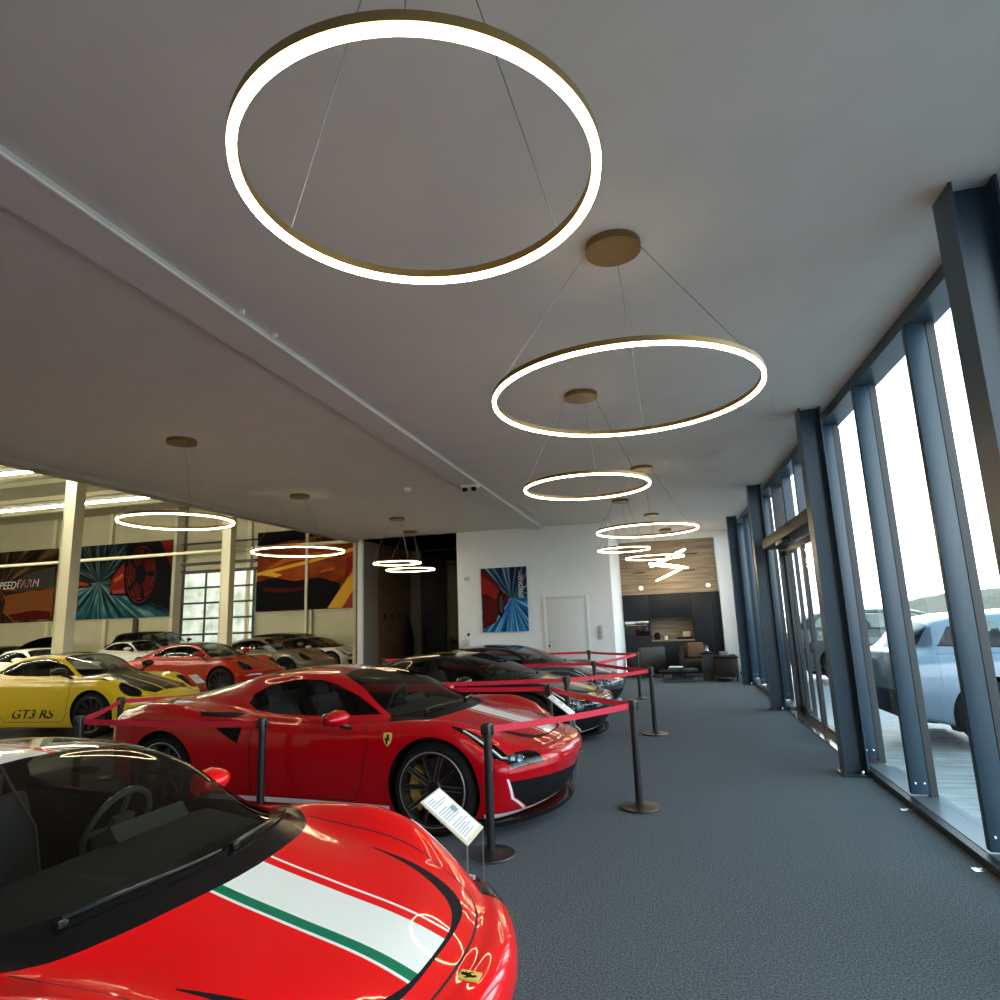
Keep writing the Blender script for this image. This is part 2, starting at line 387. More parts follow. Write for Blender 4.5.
def coupe():
    S = dict(xf=2.06, xr=-2.10, Lf=.17, Lr=.14, ztf=.47, ztr=.62, axles=(1.23, -1.23), rw=.345, ra=.385, zm=.52, inset=.23,
        zc=[(2.06, .60), (1.85, .70), (1.5, .80), (1.2, .875), (1.0, .93), (.75, 1.05), (.45, 1.18), (.15, 1.265), (-.15, 1.295), (-.5, 1.275), (-.9, 1.19), (-1.3, 1.055), (-1.7, .92), (-2.1, .79)],
        z7=[(2.06, .585), (1.85, .68), (1.5, .775), (1.2, .845), (1.0, .885), (.7, .90), (0, .905), (-.5, .92), (-.9, .92), (-1.3, .90), (-1.7, .85), (-2.1, .76)],
        zsh=[(2.06, .60), (1.9, .72), (1.65, .83), (1.3, .885), (1.0, .88), (.6, .865), (0, .87), (-.5, .885), (-1.0, .91), (-1.4, .89), (-2.1, .73)],
        ys=[(2.06, .76), (1.7, .77), (1.3, .80), (.9, .87), (.5, .90), (0, .90), (-.6, .90), (-1.2, .85), (-2.1, .85)],
        y7=[(2.06, .52), (1.7, .50), (1.3, .54), (1.0, .70), (.7, .79), (.3, .81), (0, .80), (-.6, .76), (-1.1, .66), (-2.1, .60)],
        W=[(2.06, .90), (1.7, .935), (1.23, .95), (.7, .91), (0, .905), (-.6, .925), (-1.23, .955), (-2.1, .90)],
        zb=[(2.06, .13), (1.7, .13), (0, .13), (-1.6, .15), (-2.1, .26)],
        bow=[(2.06, .42), (1.8, .30), (1.4, .12), (1.0, .02), (.8, 0), (-1.2, 0), (-1.6, -.08), (-2.1, -.22)])
    bm = loft(S); C = Cutter(bm)
    C.cut([(.45, 1.3), (.25, 1.18), (-.2, 1.235), (-.7, 1.2), (-.75, 1.4), (.45, 1.4)], 'side', lambda c, n: c.y < .70, mi=3)
    C.cut([(1.05, 0), (1.05, .40), (1.80, .50), (1.95, .38), (1.97, 0)], 'top', up, mi=5)
    stripes_on(C, [(1.12, 1.95)], [(.16, .20, 0)])
    gl = [(1.01, 0), (.995, .2), (.95, .40), (.86, .55), (.76, .63)]
    C.cut(gl + [(.33, .53), (.24, .48), (.20, .28), (.19, 0)], 'top', lambda c, n: n.z > .12 and c.z > .90, part=1)
    C.ribbon(gl, [(1.07, 0), (1.055, .22), (1.01, .44), (.90, .61), (.77, .68)], 'top', lambda c, n: n.z > .2 and c.z > .86, part=3)
    C.cut([(.66, .935), (0, .94), (-.6, .955), (-1.0, .99), (-.8, 1.10), (-.5, 1.185), (-.15, 1.215), (.15, 1.195), (.42, 1.09)], 'side', lambda c, n: c.y > .35 and n.y > .2, part=2)
    C.cut([(-.72, 0), (-.72, .36), (-1.35, .45), (-1.45, 0)], 'top', up, part=5)
    C.cut(circ(.675, .70, .125, 22, .115), 'front', lambda c, n: c.x > 1.3 and n.x > .02 and c.y > .3, part=4)
    C.cut([(1.02, .70), (1.42, .70), (1.40, .80), (1.02, .825)], 'top', lambda c, n: n.z > .3 and c.z > .75, part=10)
    C.cut([(.0, .22), (.70, .22), (.78, .36), (.52, .36), (.2, .34), (0, .34)], 'front', frontc, part=7)
    C.line([(.80, .88), (.82, .70), (.76, .35), (.68, .24)], .008, 'side', sidec)
    C.line([(-.55, .90), (-.62, .66), (-.52, .40), (-.40, .24)], .008, 'side', sidec)
    C.line([(.68, .24), (-.40, .24)], .008, 'side', sidec)
    C.line(sm([(1.02, 0), (1.05, .45), (1.3, .56), (1.75, .56), (1.98, .42), (2.06, .2), (2.08, 0)], 4), .008, 'top', up)
    C.cut([(-.86, .14), (.86, .14), (.86, .20), (-.86, .20)], 'side', sidec, mi=7)
    return finish(bm, S)
def estate():
    S = dict(xf=2.12, xr=-2.10, Lf=.13, Lr=.12, ztf=.56, ztr=.75, axles=(1.35, -1.35), rw=.35, ra=.40, zm=.62, inset=.20,
        zc=[(2.12, .78), (1.9, .88), (1.4, .97), (1.05, 1.02), (.75, 1.18), (.4, 1.36), (.1, 1.43), (-.4, 1.46), (-1.2, 1.44), (-1.65, 1.38), (-1.9, 1.2), (-2.1, 1.02)],
        z7=[(2.12, .76), (1.9, .86), (1.4, .94), (1.05, .96), (.6, .95), (-.5, .98), (-1.5, 1.01), (-2.1, 1.0)],
        zsh=[(2.12, .74), (1.9, .84), (1.4, .91), (1.0, .92), (.6, .92), (-.5, .95), (-1.5, .98), (-2.1, .97)],
        ys=[(2.12, .84), (1.4, .89), (.6, .93), (-1.5, .93), (-2.1, .90)],
        y7=[(2.12, .66), (1.4, .72), (.9, .80), (.3, .86), (-1.5, .85), (-2.1, .82)],
        W=[(2.12, .86), (1.6, .90), (0, .91), (-1.5, .91), (-2.1, .87)],
        zb=[(2.12, .20), (1.7, .18), (0, .18), (-1.6, .2), (-2.1, .28)],
        bow=[(2.12, .30), (1.8, .18), (1.3, .04), (1.0, 0), (-1.5, 0), (-2.1, -.10)])
    bm = loft(S); C = Cutter(bm)
    gl = [(1.06, 0), (1.03, .30), (.95, .55), (.82, .70)]
    C.cut(gl + [(.36, .60), (.30, .4), (.28, 0)], 'top', lambda c, n: n.z > .12 and c.z > .97, part=1)
    for poly in ([(.66, 1.0), (-.28, 1.02), (-.28, 1.36), (.15, 1.34), (.35, 1.25)], [(-.36, 1.02), (-1.0, 1.03), (-1.05, 1.36), (-.36, 1.37)], [(-1.09, 1.04), (-1.75, 1.07), (-1.6, 1.28), (-1.12, 1.35)]):
        C.cut(poly, 'side', lambda c, n: c.y > .35 and n.y > .2, part=2)
    C.cut([(-1.72, 0), (-1.75, .55), (-2.05, .62), (-2.08, 0)], 'top', up, part=5)
    C.cut([(.55, .66), (.84, .66), (.84, .80), (.60, .76)], 'front', frontc, part=4)
    C.cut([(0, .36), (.5, .36), (.5, .68), (0, .68)], 'front', frontc, part=7)
    C.line([(.85, .92), (.84, .5), (.75, .3), (-1.0, .3)], .01, 'side', sidec)
    C.line([(-.32, .96), (-.32, .3)], .01, 'side', sidec)
    return finish(bm, S)

# ------------------------------------------------------------------ wheels and fittings
def wheel_meshes(R, w, rr, spokes, twin):
    """axis along y, outer face at +y"""
    t = MB(); h = w / 2
    t.lathe([(rr + .002, -h + .02), (rr + .02, -h), (R - .045, -h), (R - .012, -h + .03), (R, -h + .055), (R, h - .055), (R - .012, h - .03), (R - .045, h), (rr + .02, h), (rr + .002, h - .02)], 56, 'y', closed=True)
    tyre = t.mesh('wheel', [M['tyre']])
    r = MB()
    r.lathe([(rr + .004, -h + .02), (rr + .004, h - .03), (rr + .012, h - .004), (rr + .002, h + .002), (rr - .014, h - .006), (rr - .022, h - .05), (rr - .022, -h + .02)], 56, 'y', closed=True)
    r.mi = 1
    r.lathe([(rr + .012, h - .001), (rr + .006, h + .004), (rr + .001, h + .003), (rr - .001, h - .004)], 56, 'y', closed=True)
    r.mi = 0
    r.lathe([(0, h - .035), (.045, h - .035), (.065, h - .05), (.07, h - .10), (.0, h - .10)], 32, 'y')
    for k in range(spokes):
        a0 = 2 * PI * k / spokes + PI / 2
        for sg in ((-1, 1) if twin else (0,)):
            a1 = a0 + sg * (.30 if twin else 0)
            def P(rad, ang, off): return Vector((rad * math.cos(ang) - off * math.sin(ang), 0, rad * math.sin(ang) + off * math.cos(ang)))
            wd = .016 if twin else .035
            A = [P(.05, a0, sg * .012 - wd), P(.05, a0, sg * .012 + wd), P(rr - .012, a1, wd * .9), P(rr - .012, a1, -wd * .9)]
            top = [h - .045, h - .045, h - .012, h - .012]; d = .035
            va = [r.bm.verts.new((p.x, y, p.z)) for p, y in zip(A, top)]; vb = [r.bm.verts.new((p.x, y - d, p.z)) for p, y in zip(A, top)]
            r.mi = 0
            for f in ([va[0], va[1], va[2], va[3]], [vb[3], vb[2], vb[1], vb[0]]):
                r.bm.faces.new(f)
            for q in range(4): r.bm.faces.new((va[q], va[(q + 1) % 4], vb[(q + 1) % 4], vb[q]))
            # machined edge of the spoke
            r.mi = 1
            e0, e1 = (A[1], A[2]) if sg >= 0 else (A[0], A[3])
            r.tube([(e0.x, h - .043, e0.z), (e1.x, h - .010, e1.z)], .0028, 5)
            r.tube([(A[0].x, h - .043, A[0].z), (A[3].x, h - .010, A[3].z)], .0028, 5)
    rim = r.mesh('rim', [M['rim'], M['rimedge']])
    d = MB(); d.lathe([(0, h - .13), (rr * .78, h - .13), (rr * .78, h - .155), (0, h - .155)], 40, 'y'); disc = d.mesh('brake_disc', [M['disc']])
    c = MB()
    pts = [(.62 * rr, 1.0), (.86 * rr, 1.0)]
    arc = [(.56 * rr * math.cos(a), .56 * rr * math.sin(a)) for a in np.linspace(-PI * .28, PI * .22, 9)] + [(.88 * rr * math.cos(a), .88 * rr * math.sin(a)) for a in np.linspace(PI * .22, -PI * .28, 9)]
    c.prism(arc, h - .165, h - .085, 'y'); cal = c.mesh('brake_caliper', [M['gold']])
    return tyre, rim, disc, cal
def mirror_mesh():
    b = MB(); n = 10; rows = []
    for i in range(n + 1):                       # pod runs outwards along y
        t = i / n; y = t * .24; k = math.sin(PI * min(1, max(.06, .16 + .80 * t)))**.6
        rows.append([b.bm.verts.new((-.02 + .085 * k * math.cos(a) * (1.25 if math.cos(a) > 0 else .5), y, .02 + .065 * k * math.sin(a))) for a in np.linspace(0, 2 * PI, 20, endpoint=False)])
    for A, B in zip(rows[:-1], rows[1:]):
        for k in range(20): b.bm.faces.new((A[k], A[(k + 1) % 20], B[(k + 1) % 20], B[k]))
    b.bm.faces.new(rows[0][::-1]); b.bm.faces.new(rows[-1])
    b.mi = 1
    b.tube([(.03, -.13, -.12), (.02, -.03, -.07), (0, .07, -.035)], [.022, .018, .02], 8)
    b.mi = 2
    b.box((-.078, .03, -.03), (-.060, .21, .065), .008)
    return b.mesh('wing_mirror', [M['red'], M['carbon'], M['mirrorglass']])
def seat_mesh():
    b = MB()
    b.box((-.30, -.25, .26), (.24, .25, .40), .05)
    mt = Matrix.Translation((-.30, 0, .36)) @ Matrix.Rotation(math.radians(-22), 4, 'Y')
    b.box((-.07, -.25, 0), (.07, .25, .56), .05, mt); b.box((-.06, -.14, .54), (.05, .14, .74), .045, mt)
    b.mi = 1
    for sg in (-1, 1): b.tube([mt @ Vector((.075, sg * .21, .10)), mt @ Vector((.085, sg * .225, .35)), mt @ Vector((.07, sg * .16, .55)), mt @ Vector((.06, sg * .12, .70))], .006, 6)
    return b.mesh('seat', [M['int'], M['intlight']])
def steering_mesh():
    b = MB(); mt = Matrix.Rotation(math.radians(-68), 4, 'Y')
    b.tube([mt @ Vector((.165 * math.cos(a), .165 * math.sin(a), 0)) for a in np.linspace(0, 2 * PI, 28, endpoint=False)], .014, 8, closed=True)
    b.box((-.06, -.06, -.03), (.06, .06, .01), .015, mt)
    for a in (0, PI, 1.5 * PI): b.tube([mt @ Vector((.05 * math.cos(a), .05 * math.sin(a), 0)), mt @ Vector((.16 * math.cos(a), .16 * math.sin(a), 0))], .012, 6)
    b.mi = 1
    b.tube([mt @ Vector((.172 * math.cos(a), .172 * math.sin(a), .008)) for a in np.linspace(-.9, .9, 14)], .006, 6)
    return b.mesh('steering_wheel', [M['int'], M['chrome']])
def dash_mesh(x0, zt):
    b = MB()
    b.prism([(x0 + .42, .40), (x0 + .45, zt), (x0 + .15, zt + .04), (x0, zt), (x0 - .04, zt - .12), (x0 + .05, .40)], -.62, .62)
    b.prism([(x0 + .12, zt), (x0 + .05, zt + .085), (x0 - .05, zt + .03), (x0 - .02, zt - .05)], .16, .56)
    b.mi = 1
    b.prism([(x0 - .045, zt - .10), (x0 - .048, zt - .02), (x0 - .055, zt - .02), (x0 - .052, zt - .10)], -.14, .10)
    return b.mesh('dashboard', [M['int'], M['intlight']])
SHIELD = [(-.5, .62), (0, .68), (.5, .62), (.5, .1), (.38, -.35), (0, -.72), (-.38, -.35), (-.5, .1)]
HORSE = [(-.05, -.55), (.05, -.5), (.0, -.25), (.12, -.05), (.32, -.2), (.3, -.08), (.14, .12), (.3, .2), (.2, .28), (.12, .25), (.2, .46), (.02, .52), (-.12, .36), (-.1, .16), (-.2, 0), (-.36, .2), (-.38, .02), (-.24, -.16), (-.2, -.42)]
def badge_mesh(w, rect=False):
    b = MB(); out = SHIELD if not rect else [(-.5, -.75), (.5, -.75), (.5, .75), (-.5, .75)]
    def fan(poly, z, mi, sc=1.):
        b.mi = mi; n = len(b.bm.faces); A = [b.bm.verts.new((p[0] * w * sc, p[1] * w * sc, z)) for p in poly]; f = b.bm.faces.new(A); B = [b.bm.verts.new((p[0] * w * sc, p[1] * w * sc, -.002)) for p in poly]
        for k in range(len(A)): b.bm.faces.new((A[k], B[k], B[(k + 1) % len(A)], A[(k + 1) % len(A)]))
        b._set(n)
    fan(out, .003, 0); fan(HORSE, .0045, 1, 1.)
    return b.mesh('badge', [M['yellowbadge'], M['dark']], smooth=0, fixn=False)
def on_surface(bvh, org, d):
    h = bvh.ray_cast(Vector(org), Vector(d)); return h[0], h[1]
def stick(o, p, n, spin=0.):
    """lay a flat part (its z is its face) on a panel; y of the part points as far up as it can"""
    n = n.normalized(); upv = Vector((0, 0, 1)) if abs(n.z) < .9 else Vector((-1, 0, 0))
    x = upv.cross(n).normalized(); y = n.cross(x)
    m = Matrix((x, y, n)).transposed().to_4x4(); m.translation = p + n * .001
    o.matrix_local = m @ Matrix.Rotation(spin, 4, 'Z')

TYPES = {'supercar': supercar(), 'coupe': coupe(), 'estate': estate()}
WHEELS = {'supercar': (wheel_meshes(.345, .25, .262, 5, True), wheel_meshes(.35, .31, .262, 5, True)),
          'coupe': (wheel_meshes(.345, .25, .260, 10, False), wheel_meshes(.35, .30, .262, 10, False)),
          'estate': (wheel_meshes(.35, .22, .235, 5, True),) * 2}
MIRROR, SEAT, STEER = mirror_mesh(), seat_mesh(), steering_mesh()
DASH = {'supercar': dash_mesh(.46, .80), 'coupe': dash_mesh(.50, .88), 'estate': dash_mesh(.55, .98)}
BADGE, NBADGE = badge_mesh(.075), badge_mesh(.05, True)

def mob(name, me, parent, mats=None):
    """an object on shared mesh data with its own materials"""
    o = bpy.data.objects.new(name, me); link(o, parent)
    if mats:
        for i, m in enumerate(mats):
            if i < len(me.materials): o.material_slots[i].link = 'OBJECT'; o.material_slots[i].material = m
    return o
def slots(me, n):
    while len(me.materials) < n: me.materials.append(M['dark'])
for T in TYPES.values():
    for pid, side, me in T['parts']: slots(me, 8 if pid == 0 else 1)
    for q in T['well']: slots(q, 1)

def make_car(kind, loc, rz, label, cat, paint, stripe=None, stripe2=None, roof=None, bonnet=None, edge=None, skirt=None,
             group=None, caliper=None, inside=True, badges=False, scale=(1, 1, 1), right2=None, name='car', cowl=True, glassm=None, steer=True, mirror_x=.56, mirror_z=.845):
    T = TYPES[kind]; S = T['S']
    r = empty(name, loc, rz, label, cat, group); r.scale = scale
    P = M[paint]; st = M[stripe] if stripe else P; s2 = M[stripe2] if stripe2 else P
    bodym = [P, st, s2, M[roof] if roof else P, M['gap'], M[bonnet] if bonnet else P, M[edge] if edge else P, M[skirt] if skirt else P]
    for pid, side, me in T['parts']:
        if pid == 0:
            if right2:   # second stripe differs on the right-hand side
                me = me.copy(); me.materials.append(M['dark'])
                for p in me.polygons:
                    if p.material_index == 2 and p.center.y < 0: p.material_index = 8
                o = mob('body', me, r, bodym + [M[right2]])
            else: o = mob('body', me, r, bodym)
            continue
        m = {1: glassm or M['carglass'], 2: M['sideglass'], 3: M['carbon'] if cowl else P, 4: M['lamp'], 5: M['carbon'], 6: M['dark'], 7: M['dark'], 8: M['dark'], 10: M['dark']}[pid]
        o = mob(PART[pid], me, r, [m])
        if pid == 4:
            b = MB()
            cs = [v.co for v in me.vertices]; front = sorted(cs, key=lambda v: -v.x)[:max(4, len(cs) // 4)]
            c = sum(front, Vector()) / len(front)
            if kind == 'coupe': c = sum(cs, Vector()) / len(cs)
            for q, dx in enumerate(((0, -.035, 0), (-.05, .05 * side, .012)) if kind == 'supercar' else ((-.02, 0, 0),)):
                b.lathe([(.0, .02), (.034, .012), (.05, -.01), (.05, -.05), (0, -.05)], 20, 'x', c + Vector((-.085, -.02 * side, -.03)) + Vector(dx))
            b.build('lamp_lens', [M['lens']], o)
            if kind == 'supercar':
                b = MB(); pts = []
                for q in np.linspace(0, 1, 9):
                    pp, nn = on_surface(T['bvh'], (1.56 + .33 * q, side * (.868 - .055 * q**1.5), 2), (0, 0, -1)); pts.append(pp - nn * .006)
                b.tube(pts, .009, 6); b.build('light_bar', [M['drl']], o)
            b = MB(); bm2 = b.bm
            bm2.from_mesh(me)
            for v in bm2.verts: v.co += Vector((-.05, 0, -.045))
            b.build('lamp_housing', [M['dark'] if kind != 'estate' else M['intlight']], o)
    for q in T['well']: mob('wheel_well', q, r, [M['dark']])
    for ia, ax in enumerate(S['axles']):
        tyre, rim, disc, cal = WHEELS[kind][ia]; wd = (.25, .31)[ia] if kind == 'supercar' else ((.25, .30)[ia] if kind == 'coupe' else .22)
        Wx = float(pchip(S['W'], [ax])[0])
        for sg in (1, -1):
            w = mob('wheel', tyre, r, [M['tyre']]); w.location = (ax, sg * (Wx - .022 - wd / 2), S['rw'] if ia == 0 else S['rw'] + .004)
            if sg < 0: w.rotation_euler = (0, 0, PI)
            mob('rim', rim, w, [M['rim'], M['rimedge'] if kind == 'supercar' else M['rim']]); mob('brake_disc', disc, w)
            mob('brake_caliper', cal, w, [M[caliper] if caliper and caliper != 'x' else M['rim']])
    for sg in (1, -1):
        mm = mob('wing_mirror', MIRROR, r, [M['carbon'] if kind == 'coupe' and paint == 'yellow' else P, M['carbon'], M['mirrorglass']])
        y, x, z = (.945, mirror_x, mirror_z) if kind == 'supercar' else ((.86, .66, 1.0) if kind == 'coupe' else (.88, .72, 1.05))
        mm.location = (x, sg * y, z); mm.scale = (1, sg, 1)
    if inside:
        dz = {'supercar': 0, 'coupe': .06, 'estate': .16}[kind]
        for sg in (1, -1): q = mob('seat', SEAT, r); q.location = (-.08, sg * .36, dz)
        mob('dashboard', DASH[kind], r)
        if steer: q = mob('steering_wheel', STEER, r); q.location = ({'supercar': .33, 'coupe': .37, 'estate': .42}[kind], .37, .82 + dz)
        b = MB(); b.box((-.95, -.72, .20), (.95, .72, .24)); b.box((-.80, -.62, .24), (-.74, .62, .95 + dz)); b.build('cabin_floor', [M['int']], r)
    # wipers lie along the foot of the windscreen
    if kind == 'supercar':
        b = MB()
        for y0, y1 in ((.10, .62), (-.52, .02)):
            pts = []
            for q in np.linspace(0, 1, 9):
                y = y0 + (y1 - y0) * q; x = 1.19 - .38 * abs(y)**2.0 - .01
                p, n = on_surface(T['bvh'], (x, y, 2), (0, 0, -1)); pts.append(p + n * .022)
            b.tube(pts, [.009 - .004 * q / 8 for q in range(9)], 6); b.box(pts[0] - Vector((.012, .018, .022)), pts[0] + Vector((.012, .018, .004)), .005)
        b.build('wiper', [M['carbon']], r)
        b = MB()     # splitter lip under the nose
        out = [(2.155 - .40 * (abs(t) / .9)**2.3 + .005, t) for t in np.linspace(-.86, .86, 25)]
        b.prism(out + [(1.72, .80), (1.72, -.80)], .085, .115, 'z'); b.build('front_splitter', [M['carbon']], r)
        for sg in (1, -1):   # carbon vanes standing in the front opening, and the mesh between them
            b = MB(); b.prism([(1.96, .20), (1.80, .20), (1.74, .40), (1.90, .40)], sg * .665, sg * .655); b.build('grille_vane', [M['rim']], r)
        b = MB()
        for q in range(5): b.tube([(2.17 - .40 * (abs(t) / .9)**2.3 - .36 * (.465 - (.21 + q * .035)) - .03, t, .21 + q * .035) for t in np.linspace(-.55, .55, 13)], .004, 4)
        b.build('grille_bars', [M['disc']], r)
    if badges:
        for sg in (1, -1):
            p, n = on_surface(T['bvh'], (.95, sg * 2, .70), (0, -sg, 0)); o = mob('badge', BADGE, r); stick(o, p, n); o['label'] = 'yellow shield badge with a black rearing horse'
        p, n = on_surface(T['bvh'], (2.15, 0, 2), (0, 0, -1)); o = mob('badge', NBADGE, r); stick(o, p, n); o['label'] = 'yellow nose badge with a black horse'
    return r
#### SCENE
# ------------------------------------------------------------------ camera
F_PX, PITCH, YAW, ROLL, EYE = 632.03, 0.184761, 0.242015, -0.037991, 1.6
fw = Vector((-math.sin(YAW) * math.cos(PITCH), math.cos(YAW) * math.cos(PITCH), math.sin(PITCH)))
rt = Vector((math.cos(YAW), math.sin(YAW), 0)); upv = rt.cross(fw)
r2 = math.cos(ROLL) * rt + math.sin(ROLL) * upv; u2 = -math.sin(ROLL) * rt + math.cos(ROLL) * upv
cam = bpy.data.cameras.new('camera'); cam.sensor_width = 36; cam.lens = F_PX * 36 / 1000; cam.clip_start = .05; cam.clip_end = 500
co = bpy.data.objects.new('camera', cam); COL.objects.link(co)
mw = Matrix((r2, u2, -fw)).transposed().to_4x4(); mw.translation = (0, 0, EYE); co.matrix_world = mw
SC.camera = co

# ------------------------------------------------------------------ more materials
CEIL = noisy('ceiling_plaster', (.60, .575, .555), (.63, .605, .585), 3, .9, spec=.2)
WALLW = noisy('white_wall_paint', (.71, .755, .79), (.74, .785, .82), 4, .8, spec=.3)
CARPET = noisy('dark_blue_grey_carpet', (.030, .036, .043), (.170, .194, .220), 105, .95, bump=.6, bscale=160, spec=.1, detail=9)
CONC = noisy('hall_floor_paint', (.10, .10, .095), (.14, .14, .13), 3, .4)
BEIGE = noisy('beige_sandwich_panel', (.50, .46, .31), (.54, .50, .35), 1.5, .6)
COLB = mat('cream_painted_steel', (.66, .62, .44), .5)
STEEL = noisy('anthracite_blue_steel', (.019, .043, .070), (.023, .049, .079), 6, .38, spec=.6)
BLACKF = mat('black_window_profile', (.012, .014, .017), .4)
GOLD = mat('brushed_gold', (.20, .13, .045), .38, metal=.6)
GLOW = mat('warm_led', (1, .9, .75), .5, emit=(1., .74, .42), estr=10.5)
TUBE = mat('white_led_tube', (1, 1, .95), .5, emit=(1., .95, .72), estr=34.)
SPOT = mat('small_spot_glow', (1, 1, .9), .5, emit=(1., .9, .7), estr=12.)
CABLE = mat('steel_cable', (.25, .24, .22), .4, metal=.6)
PANE = glass('window_glass', (.93, .96, .96), refl=.9)
WOOD = noisy('oak_boards', (.145, .11, .072), (.33, .265, .18), 2.2, .5, stretch=(.6, 6, 9), detail=8)
WOODD = noisy('dark_brown_slats', (.075, .042, .018), (.14, .085, .04), 3, .5, stretch=(8, 8, .6))
OLIVE = mat('olive_grey_wall', (.16, .145, .115), .7)
KIT = mat('anthracite_cabinet_front', (.010, .014, .020), .5, spec=.25)
BELT = noisy('red_belt_webbing', (.60, .006, .032), (.68, .010, .045), 60, .6)
POST = mat('black_powder_coat', (.010, .010, .012), .4)
LEATHER = noisy('brown_leather', (.013, .009, .007), (.022, .015, .011), 8, .5)
CUSH = mat('brown_cushion', (.12, .065, .04), .8)
GREYF = mat('grey_upholstery', (.055, .06, .066), .8)
PAPER = mat('white_paper', (.80, .83, .87), .6)
INK = mat('grey_print', (.25, .30, .38), .6)
ACRYL = glass('clear_acrylic', (.88, .91, .92), refl=1.2)
WHITEPL = mat('white_plastic', (.75, .76, .76), .5)
PAVE = noisy('wet_paving', (.20, .215, .225), (.42, .44, .45), 2, .35, stretch=(1, 6, 1), bump=.3, bscale=6)
BANK = noisy('bare_winter_bank', (.034, .027, .017), (.16, .135, .09), 2.6, .9, detail=8)

def slab(name, a, b, m, bev=0, parent=None): return MB().box(a, b, bev).build(name, m, parent)
WX = 1.77      # inner line of the glass front
CZ = 3.66      # ceiling
# ------------------------------------------------------------------ shell
struct(slab('floor', (-7.3, -5, -.12), (2.06, 17.75, 0), CARPET))
struct(slab('floor_hall', (-34, -5, -.12), (-7.3, 25.2, -.003), CONC))
struct(slab('ceiling', (-7.2, -5, CZ), (2.1, 17.75, CZ + .2), CEIL))
struct(slab('ceiling_trim', (-2.885, -5, CZ - .045), (-2.57, 14.4, CZ + .01), CEIL))
o = slab('trim_edge_highlight', (-2.572, -5, CZ - .05), (-2.558, 14.4, CZ - .036), mat('painted_daylit_edge', (.85, .85, .83), .4)); struct(o)  # pale strip paints the daylight catching the soffit's window-side edge
struct(slab('trim_2', (-7.42, -5, CZ - .07), (-7.2, 14.45, CZ + .22), mat('ceiling_edge_profile', (.32, .30, .25), .5)))
struct(slab('wall_above', (-7.4, -5, CZ + .2), (-7.22, 25, 7.4), BEIGE))
struct(slab('wall_back', (-4.67, 14.4, 0), (-1.07, 14.62, CZ), WALLW))
struct(slab('wall_reveal', (-1.25, 14.62, 0), (-1.07, 17.75, CZ), WALLW))
struct(slab('wall_pillar', (1.47, 17.45, 0), (2.1, 17.75, CZ), WALLW))
struct(slab('wall_bulkhead', (-1.07, 17.5, 3.50), (1.47, 17.75, CZ), WALLW))
struct(slab('wall_rear', (-7.3, -5.2, 0), (2.1, -5, CZ), WALLW))
struct(slab('wall_kitchen', (-1.25, 18.3, 0), (2.1, 18.45, CZ), WALLW))
struct(slab('trim_3', (-7.24, 14.36, 0), (-7.13, 14.46, CZ), mat('white_post', (.72, .74, .74), .5)))
# recess with the coat wall
struct(slab('wall_recess_left', (-7.34, 14.46, 0), (-7.2, 17.7, CZ), OLIVE))
struct(slab('wall_recess_back', (-7.34, 17.7, 0), (-4.67, 17.85, CZ), OLIVE))
struct(slab('wall_recess_right', (-4.67, 14.62, 0), (-4.5, 17.85, CZ), OLIVE))
struct(slab('ceiling_recess', (-7.2, 14.4, CZ), (-4.5, 17.85, CZ + .2), CEIL))
struct(slab('floor_recess', (-7.3, 17.75, -.12), (-4.5, 18, 0), CARPET))
# showroom hall on the left
struct(slab('wall_hall_back', (-34, 25, 0), (-7.2, 25.2, 7.5), BEIGE))
struct(slab('wall_hall_left', (-34.2, -5, 0), (-34, 25.2, 7.5), BEIGE))
struct(slab('wall_hall_rear', (-34, -5.2, 0), (-7.2, -5, 7.5), BEIGE))
struct(slab('ceiling_hall', (-34, -5, 7.3), (-7.2, 25.2, 7.5), noisy('ribbed_roof_sheet', (.52, .48, .34), (.56, .52, .38), 2, .6)))
struct(slab('wall_hall_right', (-7.42, 14.46, 0), (-7.34, 25.2, CZ + .3), BEIGE))

# ------------------------------------------------------------------ glass front on the right
COLY = [-.9, 3.40, 7.08, 11.30, 15.0]
for i, y in enumerate(COLY):
    r = empty('steel_column', (1.66, y, 0)); r['kind'] = 'structure'; r['label'] = 'anthracite H-profile steel column in front of the glass'
    b = MB(); b.box((-.105, -.10, 0), (-.092, .10, CZ)); b.box((.092, -.10, 0), (.105, .10, CZ)); b.box((-.10, -.006, 0), (.10, .006, CZ)); b.build('steel_section', STEEL, r)
    b = MB(); b.box((-.13, -.13, 0), (.13, .13, .012)); b.build('base_plate', STEEL, r)
    b = MB(); b.lathe([(.022, .012), (.022, .03), (.012, .05), (0, .055)], 12, 'z', (.055, -.07, 0)); b.build('anchor_bolt', M['chrome'], r)
# fins and panes, bay by bay
fins = [y for y in np.arange(7.42 - 1.29 * 9, 7.5, 1.29)] + [11.95, 12.75, 13.55, 14.35, 15.6, 16.4, 17.2]
for y in fins:
    r = empty('mullion', (1.82, y, 0)); r['kind'] = 'structure'; r['label'] = 'deep anthracite fin mullion of the glass front'
    b = MB(); b.box((.01, -.028, .075), (.145, .028, CZ - .10), .003); b.build('fin', STEEL, r)
    b = MB(); b.box((.145, -.032, .06), (.20, .038, CZ - .09)); b.build('glazing_bar', BLACKF, r)
    for dx in (.045, .11):
        b = MB(); b.lathe([(.0, .036), (.009, .034), (.010, .028), (0, .026)], 10, 'y', (dx, 0, .16)); 
        for v in b.bm.verts: v.co.y *= -1
        b.build('bolt', M['chrome'], r)
struct(slab('window_head', (1.85, -5, CZ - .10), (2.06, 17.5, CZ), STEEL))
